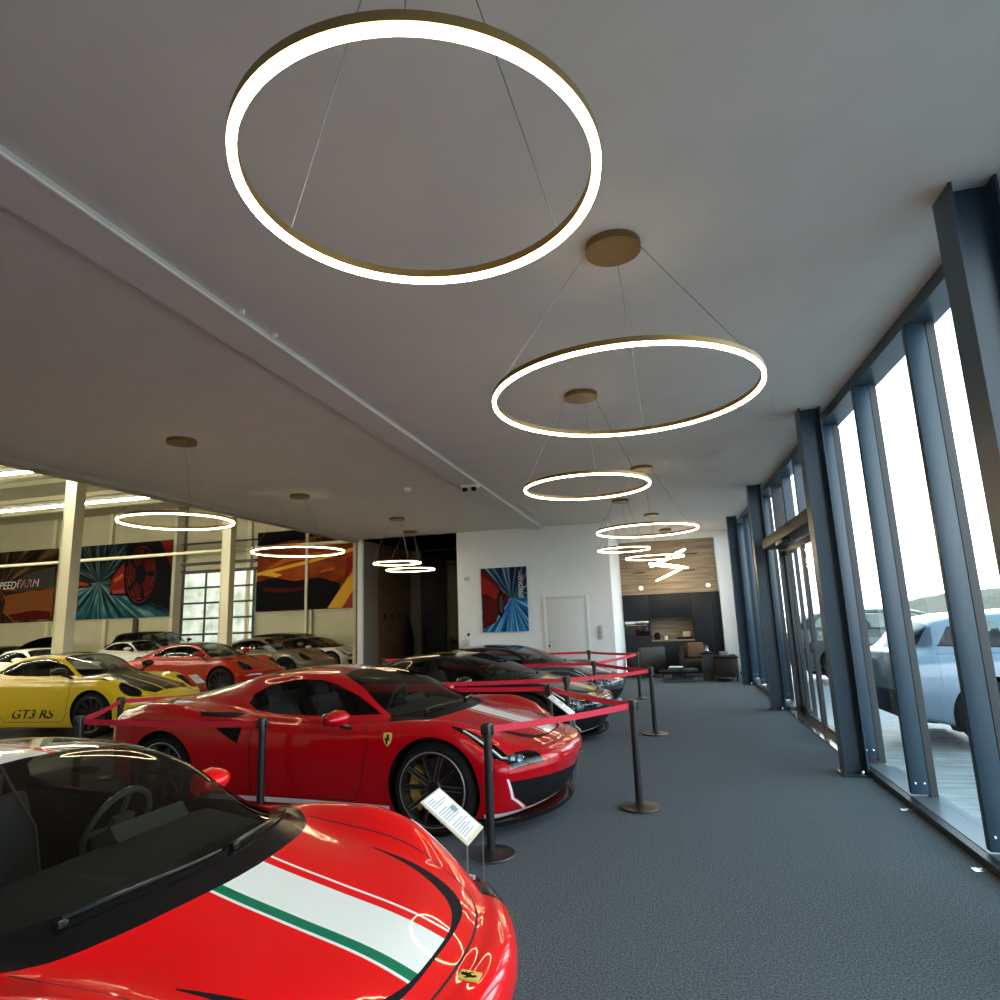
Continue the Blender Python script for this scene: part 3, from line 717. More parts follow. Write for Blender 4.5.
o = MB(); o.box((1.77, -5, 0), (1.83, 7.18, .055)); o.box((1.77, 11.2, 0), (1.83, 17.5, .055)); struct(o.build('window_sill', BLACKF))
o = MB(); o.box((1.83, -5, 0), (2.05, 7.18, .06)); o.box((1.83, 11.2, 0), (2.05, 17.5, .06)); struct(o.build('window_ledge', mat('grey_sill_sheet', (.16, .20, .24), .3, metal=.5)))
bounds = sorted(fins); k = 0
for a, b_ in zip(bounds[:-1], bounds[1:]):
    if a < 7.5 and b_ > 11: continue
    k += 1; struct(slab('window_%d' % k, (1.99, a, .06), (2.005, b_, CZ - .09), PANE))
struct(slab('window_%d' % (k + 1), (1.99, 11.20, .06), (2.005, 11.95, CZ - .09), PANE))
for i, y in enumerate((5.93, 4.72, 3.5)):
    b = MB(); b.box((-.05, -.03, 0), (.03, .03, .004)); b.box((-.012, -.012, .004), (.012, .012, .012)); tag(b.build('floor_clip', M['chrome'], loc=(1.735, y, 0)), ['small bright floor clip by the sill, farther of the two in view', 'small bright floor clip by the sill, nearer of the two in view', 'small bright floor clip by the sill beside the nearest column'][i], 'clip')
# sliding entrance door between two columns
d = empty('door_1', (1.92, 9.36, 0)); d['kind'] = 'structure'; d['label'] = 'automatic glass sliding entrance door with dark frames'
b = MB(); b.box((-.27, -1.72, 2.53), (.10, 1.72, 2.69), .01); b.build('operator_box', mat('bronze_brown_cover', (.014, .011, .010), .5, spec=.3), d)
b = MB(); b.box((-.30, -.25, 2.46), (-.18, .25, 2.52), .01); b.build('door_sensor', BLACKF, d)
b = MB()
for y in (-1.74, 1.74): b.box((-.02, y - .05, 0), (.16, y + .05, CZ - .1))
b.box((-.02, -1.74, 2.70), (.16, 1.74, 2.78)); b.build('door_frame', BLACKF, d)
b = MB()
for y in (-.9, 0., .9): b.box((0, y - .04, 2.78), (.13, y + .04, CZ - .1))
b.build('transom_bar', STEEL, d)
b = MB(); b.box((.08, -1.72, 2.78), (.095, 1.72, CZ - .1)); b.build('transom_glass', PANE, d)
b = MB(); b.box((-.16, -1.72, 0), (.14, 1.72, .012)); b.build('threshold', M['chrome'], d)
for q, (y0, y1, xx) in enumerate(((-1.68, -.88, .05), (-.94, 0., -.03), (0., .94, -.03), (.88, 1.68, .05))):
    b = MB(); b.box((xx, y0, .012), (xx + .05, y0 + .06, 2.5)); b.box((xx, y1 - .06, .012), (xx + .05, y1, 2.5)); b.box((xx + .003, y0 + .06, .012), (xx + .047, y1 - .06, .10)); b.box((xx + .003, y0 + .06, 2.42), (xx + .047, y1 - .06, 2.5))
    lf = b.build('door_leaf', BLACKF, d)
    b = MB(); b.box((xx + .018, y0 + .06, .10), (xx + .032, y1 - .06, 2.42)); b.build('leaf_glass', PANE, lf)
    if q in (1, 2):
        b = MB(); b.box((xx - .03, (y1 - .05 if q == 1 else y0 + .01), 1.0), (xx, (y1 - .01 if q == 1 else y0 + .05), 1.12), .006); b.build('door_handle', BLACKF, lf)

# ------------------------------------------------------------------ outside
struct(slab('ground_outside', (2.06, -40, -.15), (160, 120, -.05), PAVE))
def bank():
    b = MB(); n, m = 60, 10; rows = []
    for i in range(n + 1):
        y = -60 + 200 * i / n; row = []
        for j in range(m + 1):
            t = j / m; x = 38 + 30 * t; z = 3.1 * math.sin(min(1, t * 1.6) * PI / 2) * (1 + .18 * math.sin(y * .07) + .12 * math.sin(y * .19 + 1)) + .25 * math.sin(x * 1.3 + y * .8) * (t > .1) - .1
            row.append(b.bm.verts.new((x, y, z)))
        rows.append(row)
    for A, B in zip(rows[:-1], rows[1:]):
        for j in range(m): b.bm.faces.new((A[j], B[j], B[j + 1], A[j + 1]))
    return b.build('hill', BANK, smooth=60)
struct(bank())
w = bpy.data.worlds.new('overcast'); SC.world = w; w.use_nodes = True
nt = w.node_tree; bg = nt.nodes['Background']; tcw = nt.nodes.new('ShaderNodeTexCoord'); sx = nt.nodes.new('ShaderNodeSeparateXYZ'); crw = nt.nodes.new('ShaderNodeValToRGB')
e = crw.color_ramp.elements; e[0].position = .0; e[0].color = (.88, .94, 1., 1); e[1].position = .55; e[1].color = (.22, .34, .40, 1)
m_ = e.new(.26); m_.color = (.84, .94, 1., 1)
nt.links.new(tcw.outputs['Generated'], sx.inputs[0]); nt.links.new(sx.outputs['Z'], crw.inputs[0]); nt.links.new(crw.outputs[0], bg.inputs[0])
bg.inputs[1].default_value = 2.7

# ------------------------------------------------------------------ ring lamps
def ring_lamp(x, y, z, R, label, tilt=0., group='ring pendant lamps', rr=.011, h=.026, a0=1.45, canopy=.155):
    r = empty('ring_pendant_lamp', (x, y, CZ), 0, label, 'lamp', group)
    b = MB(); b.lathe([(0, -.045), (canopy, -.045), (canopy, -.002), (0, -.002)], 40, 'z'); b.build('canopy', GOLD, r)
    mt = Matrix.Translation((0, 0, z - CZ)) @ Matrix.Rotation(tilt, 4, 'Y')
    b = MB(); b.lathe([(R - rr, .0), (R + rr, .0), (R + rr, h), (R - rr, h)], 96, 'z', closed=True); b.bm.transform(mt); b.build('ring_body', GOLD, r)
    b = MB(); b.lathe([(R - rr + .001, -.001), (R - rr + .003, -.014), (R + rr - .003, -.014), (R + rr - .001, -.001)], 96, 'z', closed=True); b.bm.transform(mt); b.build('light_strip', GLOW, r)
    for q in range(3):
        a = a0 + q * 2 * PI / 3; p = mt @ Vector((R * math.cos(a), R * math.sin(a), h)); c = Vector((canopy * .93 * math.cos(a), canopy * .93 * math.sin(a), -.04))
        b = MB(); b.tube([c, p], .0022, 6); b.build('suspension_cable', CABLE, r)
    return r
RL = [(-.54, 1.43, 2.75, .478, 'big glowing ring lamp at the top of the picture, nearest of all'),
      (-.11, 3.34, 2.75, .713, 'wide glowing ring lamp on a round bronze canopy, second from the camera'),
      (-.59, 5.74, 2.757, .577, 'medium glowing ring lamp seen below and behind the second ring'),
      (-.13, 9.10, 2.74, .719, 'wide thin-looking ring lamp in front of the wall corner by the oak panel'),
      (-.60, 11.68, 2.745, .486, 'small ring lamp overlapping the white wall edge, left of the kitchen'),
      (-.08, 13.69, 2.74, .617, 'flat ring lamp just above the zigzag of tilted rings at the oak panel'),
      (-4.98, 5.67, 2.75, .571, 'ring lamp over the left cars before the cream column and red wheel banner'),
      (-5.49, 8.87, 2.75, .706, 'ring lamp hanging before the orange car banner'),
      (-5.04, 11.70, 2.754, .484, 'upper of the two ring lamps before the dark recess'),
      (-5.52, 13.57, 2.77, .568, 'lower of the two ring lamps before the dark recess')]
for x, y, z, R, lab in RL: ring_lamp(x, y, z, R - (.008 if y < 9 else .022), lab, a0=.83 if y < 2 else 1.45, rr=.0125 if y < 2 else (.011 if y < 5 and x > -3 else .0095))
r = empty('tilted_ring_chandelier', (.22, 16.4, CZ), 0, 'zigzag chandelier of three tilted glowing rings before the oak panel', 'lamp')
b = MB(); b.lathe([(0, -.045), (.15, -.045), (.15, -.002), (0, -.002)], 40, 'z'); b.build('canopy', GOLD, r)
for z, R, t in ((-.73, .47, -.42), (-.92, .46, .16), (-1.14, .34, -.40)):
    mt = Matrix.Translation((0, 0, z)) @ Matrix.Rotation(t, 4, 'Y')
    b = MB(); b.lathe([(R - .02, 0), (R + .02, 0), (R + .02, .03), (R - .02, .03)], 72, 'z', closed=True); b.bm.transform(mt); q = b.build('ring_body', GOLD, r)
    b = MB(); b.lathe([(R - .021, -.001), (R - .018, -.018), (R + .018, -.018), (R + .021, -.001)], 72, 'z', closed=True); b.bm.transform(mt); b.build('light_strip', GLOW, q)
b = MB()
for a in (0, 2.1, 4.2): b.tube([(.13 * math.cos(a), .13 * math.sin(a), -.04), (.40 * math.cos(a), .40 * math.sin(a), -.72 + .18 * math.cos(a))], .0022, 6)
b.build('suspension_cable', CABLE, r)
# small things on the ceiling
r = empty('twin_emergency_light', (-2.70, 9.05, CZ - .045), 0, 'small white twin-head emergency light on the ceiling strip', 'emergency light')
b = MB(); b.box((-.14, -.05, -.05), (.14, .05, 0), .008); b.build('housing', WHITEPL, r)
for sx_ in (-.07, .07): b = MB(); b.lathe([(0, -.10), (.035, -.10), (.042, -.05), (0, -.05)], 16, 'z', (sx_, -.03, 0)); b.build('lamp_head', M['dark'], r)
b = MB(); b.lathe([(0, -.05), (.05, -.05), (.06, -.015), (.06, 0), (0, 0)], 24, 'z'); tag(b.build('smoke_detector', WHITEPL, loc=(-3.73, 9.07, CZ)), 'round white smoke detector on the ceiling left of the strip', 'smoke detector')
for i, y in enumerate((3.35, 3.72)):
    b = MB(); b.box((-.015, -.012, -.03), (.015, .012, 0)); tag(b.build('ceiling_clip', WHITEPL, loc=(-2.53, y, CZ)), ['nearer small white clip along the ceiling strip', 'farther small white clip along the ceiling strip'][i], 'clip')

# ------------------------------------------------------------------ back wall
def fan_mat(name, low, high, scale=7.):
    """light streaks radiating from the object's origin: printed artwork"""
    m = mat(name, (.02, .02, .03), .8, spec=.1); bs = m.node_tree.nodes['Principled BSDF']
    tc = N(m, 'ShaderNodeTexCoord'); sp = N(m, 'ShaderNodeSeparateXYZ'); at = N(m, 'ShaderNodeMath', operation='ARCTAN2'); ln = N(m, 'ShaderNodeVectorMath', operation='LENGTH'); cb = N(m, 'ShaderNodeCombineXYZ')
    lk(m, tc.outputs['Object'], sp.inputs[0]); lk(m, tc.outputs['Object'], ln.inputs[0]); lk(m, sp.outputs['X'], at.inputs[0]); lk(m, sp.outputs['Z'], at.inputs[1])
    mu = N(m, 'ShaderNodeMath', operation='MULTIPLY'); mu.inputs[1].default_value = scale; lk(m, at.outputs[0], mu.inputs[0]); ml = N(m, 'ShaderNodeMath', operation='MULTIPLY'); ml.inputs[1].default_value = .5
    lk(m, ln.outputs['Value'], ml.inputs[0]); lk(m, mu.outputs[0], cb.inputs[0]); lk(m, ml.outputs[0], cb.inputs[1])
    nz = N(m, 'ShaderNodeTexNoise'); nz.inputs['Scale'].default_value = 1.; nz.inputs['Detail'].default_value = 3; lk(m, cb.outputs[0], nz.inputs['Vector'])
    rs = []
    for cols in (low, high):
        cr = N(m, 'ShaderNodeValToRGB'); e = cr.color_ramp.elements; e[0].position = .36; e[0].color = (*cols[0], 1); e[1].position = .72; e[1].color = (*cols[2], 1); q = e.new(.52); q.color = (*cols[1], 1); lk(m, nz.outputs[0], cr.inputs[0]); rs.append(cr)
    st = N(m, 'ShaderNodeMath', operation='GREATER_THAN'); st.inputs[1].default_value = 0.; lk(m, sp.outputs['Z'], st.inputs[0])
    mx = N(m, 'ShaderNodeMix', data_type='RGBA'); lk(m, st.outputs[0], mx.inputs['Factor']); lk(m, rs[0].outputs[0], mx.inputs['A']); lk(m, rs[1].outputs[0], mx.inputs['B']); lk(m, mx.outputs['Result'], bs.inputs['Base Color'])
    return m
def flat(c, r=.8): return mat('print_colour', c, r, spec=.1)
PR = dict(red=flat((.22, .014, .010)), dred=flat((.08, .007, .007)), black=flat((.006, .006, .009)), orange=flat((.45, .10, .02)), yellow=flat((.75, .40, .04)), pink=flat((.34, .05, .045)), teal=flat((.04, .22, .26)), grey=flat((.05, .045, .045)), white=flat((.75, .73, .70)), rust=flat((.22, .07, .02)))
def banner(name, x0, x1, z0, z1, y, vp, m, label, cat='banner', th=.03):
    o = MB().box((x0 - vp[0], 0, z0 - vp[1]), (x1 - vp[0], th, z1 - vp[1])).build(name, m, loc=(vp[0], y - th - .004, vp[1])); return tag(o, label, cat)
def art(o, name, poly, m, lift=1): return MB().prism(poly, -.0015 * lift, .001, 'y').build(name, PR[m], o, smooth=0)
def ell(cx, cz, rx, rz, n=28, a0=0, a1=2 * PI): return [(cx + rx * math.cos(a), cz + rz * math.sin(a)) for a in np.linspace(a0, a1, n, endpoint=abs(a1 - a0) < 6.2)]
po = banner('poster', -4.08, -2.99, 1.29, 2.76, 14.4, (-3.36, 2.05), fan_mat('poster_print', ((.005, .02, .05), (.02, .16, .42), (.30, .62, .85)), ((.004, .008, .02), (.008, .03, .08), (.25, .42, .52)), 9), 'portrait poster of a red car and blue light streaks on the white wall', 'poster')
art(po, 'printed_car', [(-.715, .70), (-.6, .60), (-.38, .42), (-.22, .18), (-.06, .03), (-.10, -.12), (-.28, -.30), (-.40, -.55), (-.70, -.70)], 'dred'); art(po, 'printed_car', [(-.715, .55), (-.55, .45), (-.36, .28), (-.24, .06), (-.4, -.02), (-.55, .10), (-.715, .12)], 'red', 2)
art(po, 'printed_wheel', ell(-.26, -.13, .085, .30), 'black', 3); art(po, 'printed_rim', ell(-.25, -.13, .05, .21), 'grey', 4)
text_mesh('SPEEDFARM', .15, PR['white'], 'printed_lettering', po, (.235, -.004, .30), (PI / 2, -PI / 2, 0), .001, shear=.2, xs=.80)
text_mesh('FARM', .15, PR['red'], 'printed_lettering', po, (.239, -.0055, .475), (PI / 2, -PI / 2, 0), .001, shear=.2, xs=.74)
# white door
d = empty('door_2', (-2.13, 14.4, 0)); d['kind'] = 'structure'; d['label'] = 'white interior door in the white back wall'
b = MB(); b.box((-.52, -.03, 0), (-.44, .02, 2.06), .004); b.box((.44, -.03, 0), (.52, .02, 2.06), .004); b.box((-.4405, -.029, 1.98), (.4405, .019, 2.058), .004); b.build('door_frame', mat('door_frame_white', (.62, .65, .67), .5), d)
b = MB(); b.box((-.44, -.018, .005), (.44, .02, 1.98), .003); lf = b.build('door_leaf', mat('door_leaf_white', (.60, .63, .65), .5), d)
b = MB(); b.tube([(-.40, -.02, 1.03), (-.40, -.07, 1.03), (-.28, -.07, 1.03)], .009, 8); b.box((-.415, -.024, .92), (-.385, -.018, .97)); b.build('door_handle', M['chrome'], lf)
for i, (x, lab) in enumerate(((-4.55, 'left of two slim white handsets on the white wall'), (-4.43, 'right of two slim white handsets on the white wall'))):
    r = empty('wall_handset', (x, 14.4, 1.05), 0, lab, 'handset', 'handsets on the white wall')
    b = MB(); b.box((-.035, -.04, -.20), (.035, 0, .10), .008); b.build('holder', mat('grey_white_plastic', (.50, .52, .54), .5), r)
    b = MB(); b.box((-.022, -.055, -.16), (.022, -.04, .05), .006); b.build('receiver', mat('light_grey_plastic', (.5, .52, .53), .5), r)
    b = MB(); b.lathe([(0, .022), (.03, .02), (.035, 0)], 18, 'y', (0, 0, .20)); 
    for v in b.bm.verts: v.co.y *= -1
    b.build('push_button', M['dark'] if i else WHITEPL, r)
o = MB().box((-.06, -.04, -.05), (.06, 0, .05), .008).build('wall_sensor', mat('sensor_grey', (.48, .50, .52), .5), loc=(-4.43, 14.4, 2.55)); tag(o, 'small white sensor box high on the white wall left of the poster', 'sensor')
r = empty('intercom', (-1.36, 14.4, 1.22), 0, 'slim white intercom on the wall right of the white door', 'intercom')
b = MB(); b.box((-.05, -.04, -.16), (.05, 0, .16), .008); b.build('housing', mat('intercom_grey', (.52, .54, .56), .5), r); b = MB(); b.box((-.025, -.05, -.12), (.025, -.04, .12), .004); b.build('receiver', mat('grey_plastic', (.4, .42, .44), .5), r)
# coat wall in the recess
o = MB()
for i in range(16): y = 15.45 + i * .135; o.box((-7.2, y, 0), (-7.17, y + .128, CZ))
struct(o.build('wall_cladding', WOODD))
for i in range(4):
    r = empty('coat_hook', (-7.165, 15.75 + i * .47, 1.76), 0, '%s coat hook on the dark slatted wood wall' % ['first, nearest black', 'second black', 'third black', 'fourth, farthest black'][i], 'hook', 'coat hooks on the slatted wall')
    b = MB(); b.box((0, -.02, -.06), (.01, .02, .06)); b.build('plate', M['dark'], r); b = MB(); b.tube([(.01, 0, .03), (.06, 0, .02), (.07, 0, .06)], .009, 6); b.tube([(.01, 0, -.03), (.05, 0, -.06), (.065, 0, -.02)], .009, 6); b.build('prong', M['dark'], r)
b = MB(); rows = []
for i in range(9):
    t = i / 8; z = 1.70 - 1.05 * t; rx, ry = .05 + .10 * min(1, t * 2.2), .06 + .22 * min(1, t * 1.8)
    rows.append([b.bm.verts.new((-7.10 + rx * (.5 + .5 * math.cos(a)) * (1 + .12 * math.sin(5 * a)), 17.16 + ry * math.sin(a) * (1 + .06 * math.cos(7 * a)), z)) for a in np.linspace(0, 2 * PI, 26, endpoint=False)])
for A, B in zip(rows[:-1], rows[1:]):
    for k_ in range(26): b.bm.faces.new((A[k_], A[(k_ + 1) % 26], B[(k_ + 1) % 26], B[k_]))
b.bm.faces.new(rows[0]); b.bm.faces.new(rows[-1][::-1])
tag(b.build('coat', M['dark'], smooth=60), 'black coat hanging from the last hook on the slatted wood wall', 'coat')
r = empty('door_3', (-5.85, 17.66, 0)); r['kind'] = 'structure'; r['label'] = 'tall black glass door at the back of the recess'
b = MB(); b.box((-.95, -.03, 0), (1.15, .03, CZ - .03)); b.build('dark_glass', mat('black_mirror_glass', (.004, .004, .005), .06, spec=.6), r)
b = MB(); b.box((-1.0, -.05, 0), (-.95, .04, CZ)); b.box((.10, -.04, 0), (.12, -.028, CZ - .03)); b.build('door_frame', BLACKF, r)

# ------------------------------------------------------------------ kitchenette
KY = 17.6
struct(MB().box((-1.05, KY - .02, 2.08), (1.45, KY + .02, 3.51)).build('wall_panel', WOOD))
for i, (x, z) in enumerate(((-.52, 2.25), (1.20, 2.25))):
    r = empty('wall_spot', (x, KY - .02, z), 0, ['small lit spot low on the oak panel, left one', 'small lit spot low on the oak panel, right one'][i], 'spotlight'); b = MB(); b.lathe([(.0, .03), (.05, .03), (.05, 0), (0, 0)], 20, 'y'); 
    for v in b.bm.verts: v.co.y *= -1
    b.build('housing', WHITEPL, r); b = MB(); b.lathe([(0, .036), (.038, .034), (.038, .030)], 18, 'y')
    for v in b.bm.verts: v.co.y *= -1
    b.build('lamp_glass', SPOT, r)
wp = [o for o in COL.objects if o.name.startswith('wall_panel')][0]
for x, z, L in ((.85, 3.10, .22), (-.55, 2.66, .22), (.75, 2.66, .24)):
    MB().prism([(x - L, z - .012), (x - L * .4, z + .012), (x + L * .5, z + .022), (x + L, z + .02), (x + L * .4, z - .016)], KY - .023, KY - .019, 'y').build('dark_streak', mat('dark_brown_streak', (.03, .02, .012), .6), wp)  # thin dark lens-shaped marks laid on the oak panel
def cabinet(name, x0, x1, z0, z1, doors, label, dep=.6, y=KY, handle=False):
    r = empty(name, ((x0 + x1) / 2, y, z0), 0, label, 'cabinet'); wv = (x1 - x0) / 2
    b = MB(); b.box((-wv, .02, 0), (wv, dep, z1 - z0)); b.build('carcass', KIT, r)
    for (a0, a1, c0, c1) in doors:
        b = MB(); b.box((-wv + a0 * 2 * wv + .004, 0, c0 * (z1 - z0) + .004), (-wv + a1 * 2 * wv - .004, .02, c1 * (z1 - z0) - .004), .002); dr = b.build('cabinet_door', KIT, r)
        b = MB(); b.box((-wv + a0 * 2 * wv + .03, -.006, c1 * (z1 - z0) - .018), (-wv + a1 * 2 * wv - .03, .0, c1 * (z1 - z0) - .010)); b.build('grip_edge', BLACKF, dr)
    return r
cabinet('tall_cabinet', -1.05, -.36, .08, .98, [(0, 1, 0, 1)], 'anthracite cabinet below the built-in oven')
cabinet('tall_cabinet', -1.05, -.36, 1.40, 2.08, [(0, 1, 0, 1)], 'anthracite cabinet above the built-in oven')
cabinet('wall_cabinet', -.36, .20, 1.46, 2.08, [(0, 1, 0, 1)], 'anthracite wall cabinet over the niche, next to the oven column', .40)
cabinet('wall_cabinet', .20, .74, 1.46, 2.08, [(0, 1, 0, 1)], 'anthracite wall cabinet over the niche, next to the tall cabinet', .40)
cabinet('base_cabinet', -.36, .74, .08, .84, [(0, .5, 0, 1), (.5, 1, 0, 1)], 'anthracite base cabinet below the lit worktop niche')
cabinet('tall_cabinet', .74, 1.46, .08, 2.08, [(0, .72, 0, 1), (.72, 1, 0, 1)], 'full-height anthracite cabinet right of the niche')
struct(slab('baseboard_kitchen', (-1.05, KY + .05, 0), (1.46, KY + .3, .08), BLACKF))
tag(MB().box((-.36, KY - .01, .84), (.74, KY + .6, .875)).build('worktop', WOOD), 'oak worktop in the kitchen niche', 'worktop')
struct(MB().box((-.36, KY + .40, .875), (.74, KY + .42, 1.46)).build('wall_splash', WOOD))
r = empty('oven', (-.705, KY, .98), 0, 'built-in black oven with a bright control strip', 'oven')
b = MB(); b.box((-.34, 0, .0), (.34, .5, .42)); b.build('body', KIT, r)
b = MB(); b.box((-.31, -.015, .02), (.31, 0, .31), .004); b.build('oven_door', mat('oven_glass', (.012, .006, .007), .08), r)
b = MB(); b.box((-.31, -.012, .33), (.31, 0, .40), .003); b.build('control_strip', M['chrome'], r)
b = MB(); b.tube([(-.27, -.05, .29), (.27, -.05, .29)], .012, 8); b.box((-.25, -.05, .28), (-.23, -.01, .30)); b.box((.23, -.05, .28), (.25, -.01, .30)); b.build('oven_handle', M['chrome'], r)
tag(MB().lathe([(0, 0), (.07, 0), (.085, .10), (.06, .17), (.03, .19), (.0, .19)], 20).build('kettle', M['dark'], loc=(-.20, KY + .2, .875)), 'small black kettle on the oak worktop beside the oven column', 'kettle')
tag(MB().lathe([(0, 0), (.04, 0), (.045, .10), (0, .10)], 16).build('mug', WHITEPL, loc=(.02, KY + .18, .875)), 'white mug on the oak worktop right of the kettle', 'mug')
tag(MB().box((-.10, -.05, 0), (.10, .05, .14), .01).build('bread_box', mat('pale_box', (.6, .5, .36), .6), loc=(.56, KY + .25, .93)), 'pale box standing on the tray at the right end of the worktop', 'box')
tag(MB().box((-.20, -.09, 0), (.20, .09, .05), .01).build('tray', M['dark'], loc=(.50, KY + .24, .875)), 'dark tray on the right end of the oak worktop', 'tray')
# seats in front of it
def armchair(x, y, rz, label, body, cush):
    r = empty('armchair', (x, y, 0), rz, label, 'armchair')
    b = MB(); b.box((-.30, -.30, .22), (.30, .30, .44), .04); b.build('seat', body, r)
    b = MB(); b.box((-.36, .24, .20), (.36, .36, .76), .05); b.build('backrest', body, r)
    for s in (-1, 1): b = MB(); b.box((s * .33 - .05, -.32, .18), (s * .33 + .05, .30, .62), .04); b.build('armrest', body, r)
    for sx_ in (-.28, .28):
        for sy in (-.26, .28): b = MB(); b.tube([(sx_, sy, 0), (sx_, sy, .22)], [.012, .018], 8); b.build('leg', M['dark'], r)
    if cush: tag(MB().box((-.20, -.05, -.19), (.20, .05, .19), .045).build('cushion', CUSH, loc=(x + .03, y + .17, .63), rot=(-.18, 0, rz)), 'brown cushion leaning in the dark armchair', 'cushion')
    return r
armchair(.68, 16.85, 0, 'dark leather armchair with a brown cushion before the base cabinet', LEATHER, True)
armchair(-.50, 16.95, PI + .5, 'dark armchair with grey seat beside the far barrier post', LEATHER, False)
tag(MB().box((-.22, -.20, 0), (.22, .22, .05), .02).build('seat_cushion', GREYF, loc=(-.50, 16.95, .442), rot=(0, 0, .5)), 'grey cushion lying on the seat of the left armchair', 'cushion')
r = empty('coffee_table', (.22, 15.8, 0), .1, 'low black coffee table with a grey foot', 'table'); b = MB(); b.box((-.42, -.30, .20), (.42, .30, .25), .01); b.build('tabletop', M['dark'], r); b = MB(); b.box((-.34, -.24, 0), (.34, .24, .05), .01); b.build('base', GREYF, r); b = MB(); b.box((-.12, -.10, .05), (.12, .10, .20)); b.build('column', GREYF, r)
for i, (dx, dy, a, m_, lab) in enumerate(((-.05, 0, .2, GREYF, 'lowest grey magazine stack on the coffee table'), (-.03, .02, -.1, PAPER, 'white brochure topmost on the coffee table'), (.27, -.12, .5, GREYF, 'grey magazine lying alone at the right of the coffee table'))):
    z = (.25, .315, .25)[i]; t = (.065, .02, .05)[i]
    tag(MB().box((-.15, -.11, 0), (.15, .11, t), .003).build('magazine', m_, loc=(.22 + dx, 15.8 + dy, z), rot=(0, 0, a)), lab, 'magazine')
r = empty('sideboard', (1.38, 15.95, 0), 0, 'low dark brown sideboard between column and kitchen', 'sideboard'); b = MB(); b.box((-.30, -.45, .10), (.16, .45, .52), .008); b.build('body', LEATHER, r); b = MB(); b.box((-.32, -.47, .52), (.18, .47, .55), .004); b.build('top', M['dark'], r)
for sx_ in (-.26, .12):
    for sy in (-.4, .4): b = MB(); b.tube([(sx_, sy, 0), (sx_, sy, .10)], .015, 8); b.build('leg', M['dark'], r)
r = empty('pedestal', (.92, 15.95, 0), 0, 'slim dark pedestal table left of the sideboard', 'side table'); b = MB(); b.box((-.13, -.13, 0), (.13, .13, .60), .01); b.build('column', GREYF, r); b = MB(); b.box((-.15, -.15, .60), (.15, .15, .62), .004); b.build('top', M['dark'], r)
tag(MB().lathe([(0, 0), (.035, 0), (.05, .05), (.02, .10), (.025, .14), (0, .14)], 18).build('vase', M['chrome'], loc=(.92, 15.95, .62)), 'small shiny vase on the slim pedestal table', 'vase')
tag(MB().box((-.10, -.07, 0), (.10, .07, .10), .02).build('tissue_box', M['rimedge'], loc=(1.28, 15.8, .55)), 'grey tissue box on the dark sideboard', 'box')
# ------------------------------------------------------------------ left hall: steelwork, tubes, banners, gate
HY = 25.; KS = 25. / 21.
hz = lambda z: EYE + (z - EYE) * KS
for i, y in enumerate((10.9, 16.05)):
    r = empty('hall_column', (-12.25, y, 0)); r['kind'] = 'structure'; r['label'] = 'cream H-profile column in the hall'
    b = MB(); b.box((-.15, -.12, 0), (-.13, .12, 7.3)); b.box((.13, -.12, 0), (.15, .12, 7.3)); b.box((-.13, -.11, 0), (.13, -.09, 7.3)); b.build('steel_section', COLB, r)
for i, y in enumerate((5.75, 10.9, 16.05, 21.2)):
    struct(MB().box((-32, y - .12, 6.75), (-7.4, y + .12, 7.28)).build('ceiling_beam', COLB))
for i in range(12):
    struct(MB().box((-32, -3.5 + i * 2.4, 7.12), (-7.4, -3.4 + i * 2.4, 7.3)).build('ceiling_purlin', BEIGE))
n_ = 0
for j, y in enumerate((3.9, 7.0, 10.15, 13.3)):
    for i, x in enumerate((-12.3, -19.0, -25.7)):
        if y in (3.9, 7.0) and i == 0: pass
        r = empty('tube_light', (x, y, 5.0), 0, 'white tube light, ' + ('in the row nearest the rear wall', 'in the second row from the rear wall', 'in the row ending by the near cream column', 'in the row ending by the far cream column')[j] + (', aisle end', ', middle length', ', side wall end')[i], 'lamp', 'tube lights in the hall')
        b = MB(); b.box((-6.2, -.05, .02), (0, .05, .09)); b.build('housing', WHITEPL, r)
        b = MB(); b.tube([(-6.2, 0, 0), (-.01, 0, 0)], .03, 10); b.build('light_strip', TUBE, r)
        for q in (-.4, -5.8): b = MB(); b.tube([(q, 0, .09), (q, 0, 2.11)], .004, 6); b.build('suspension_cable', CABLE, r)
struct(MB().tube([(-32, 16.4, 3.92), (-7.5, 16.4, 3.92)], .05, 8).build('trim_pipe', COLB))
# end-wall posts and rails
struct(MB().box((-14.96, HY - .30, 0), (-14.84, HY - .2, 7.3)).build('wall_post', COLB))
for x in (-29.0, -25.6, -21.85, -17.9, -14.8, -11.2): struct(MB().box((x - .10, HY - .16, 0), (x + .10, HY, 7.3)).build('wall_post', COLB))
for x in (-23.9, -20.3): struct(MB().box((x - .12, HY - .10, .9), (x + .12, HY, hz(2.15))).build('wall_post', mat('brown_post', (.06, .045, .035), .6)))
struct(MB().box((-32, HY - .08, hz(2.10)), (-7.4, HY, hz(2.16))).build('wall_rail', mat('light_rail', (.6, .58, .5), .5)))
struct(MB().box((-21.75, HY - .2, 0), (-21.35, HY, 7.3)).build('wall_post', mat('grey_post', (.22, .20, .15), .6)))
def B(name, x0, x1, z0, z1, vp, m, label): return banner(name, x0 * KS, x1 * KS, hz(z0), hz(z1), HY - .17, (vp[0] * KS, hz(vp[1])), m, label)
b1 = B('banner', -28.2, -24.08, 2.16, 5.14, (-27.0, 3.6), fan_mat('banner_print_streaks', ((.010, .006, .006), (.06, .02, .01), (.42, .14, .03)), ((.008, .007, .008), (.04, .022, .012), (.36, .17, .05)), 5), 'dark banner with orange streaks and white lettering at the picture edge')
s_ = KS
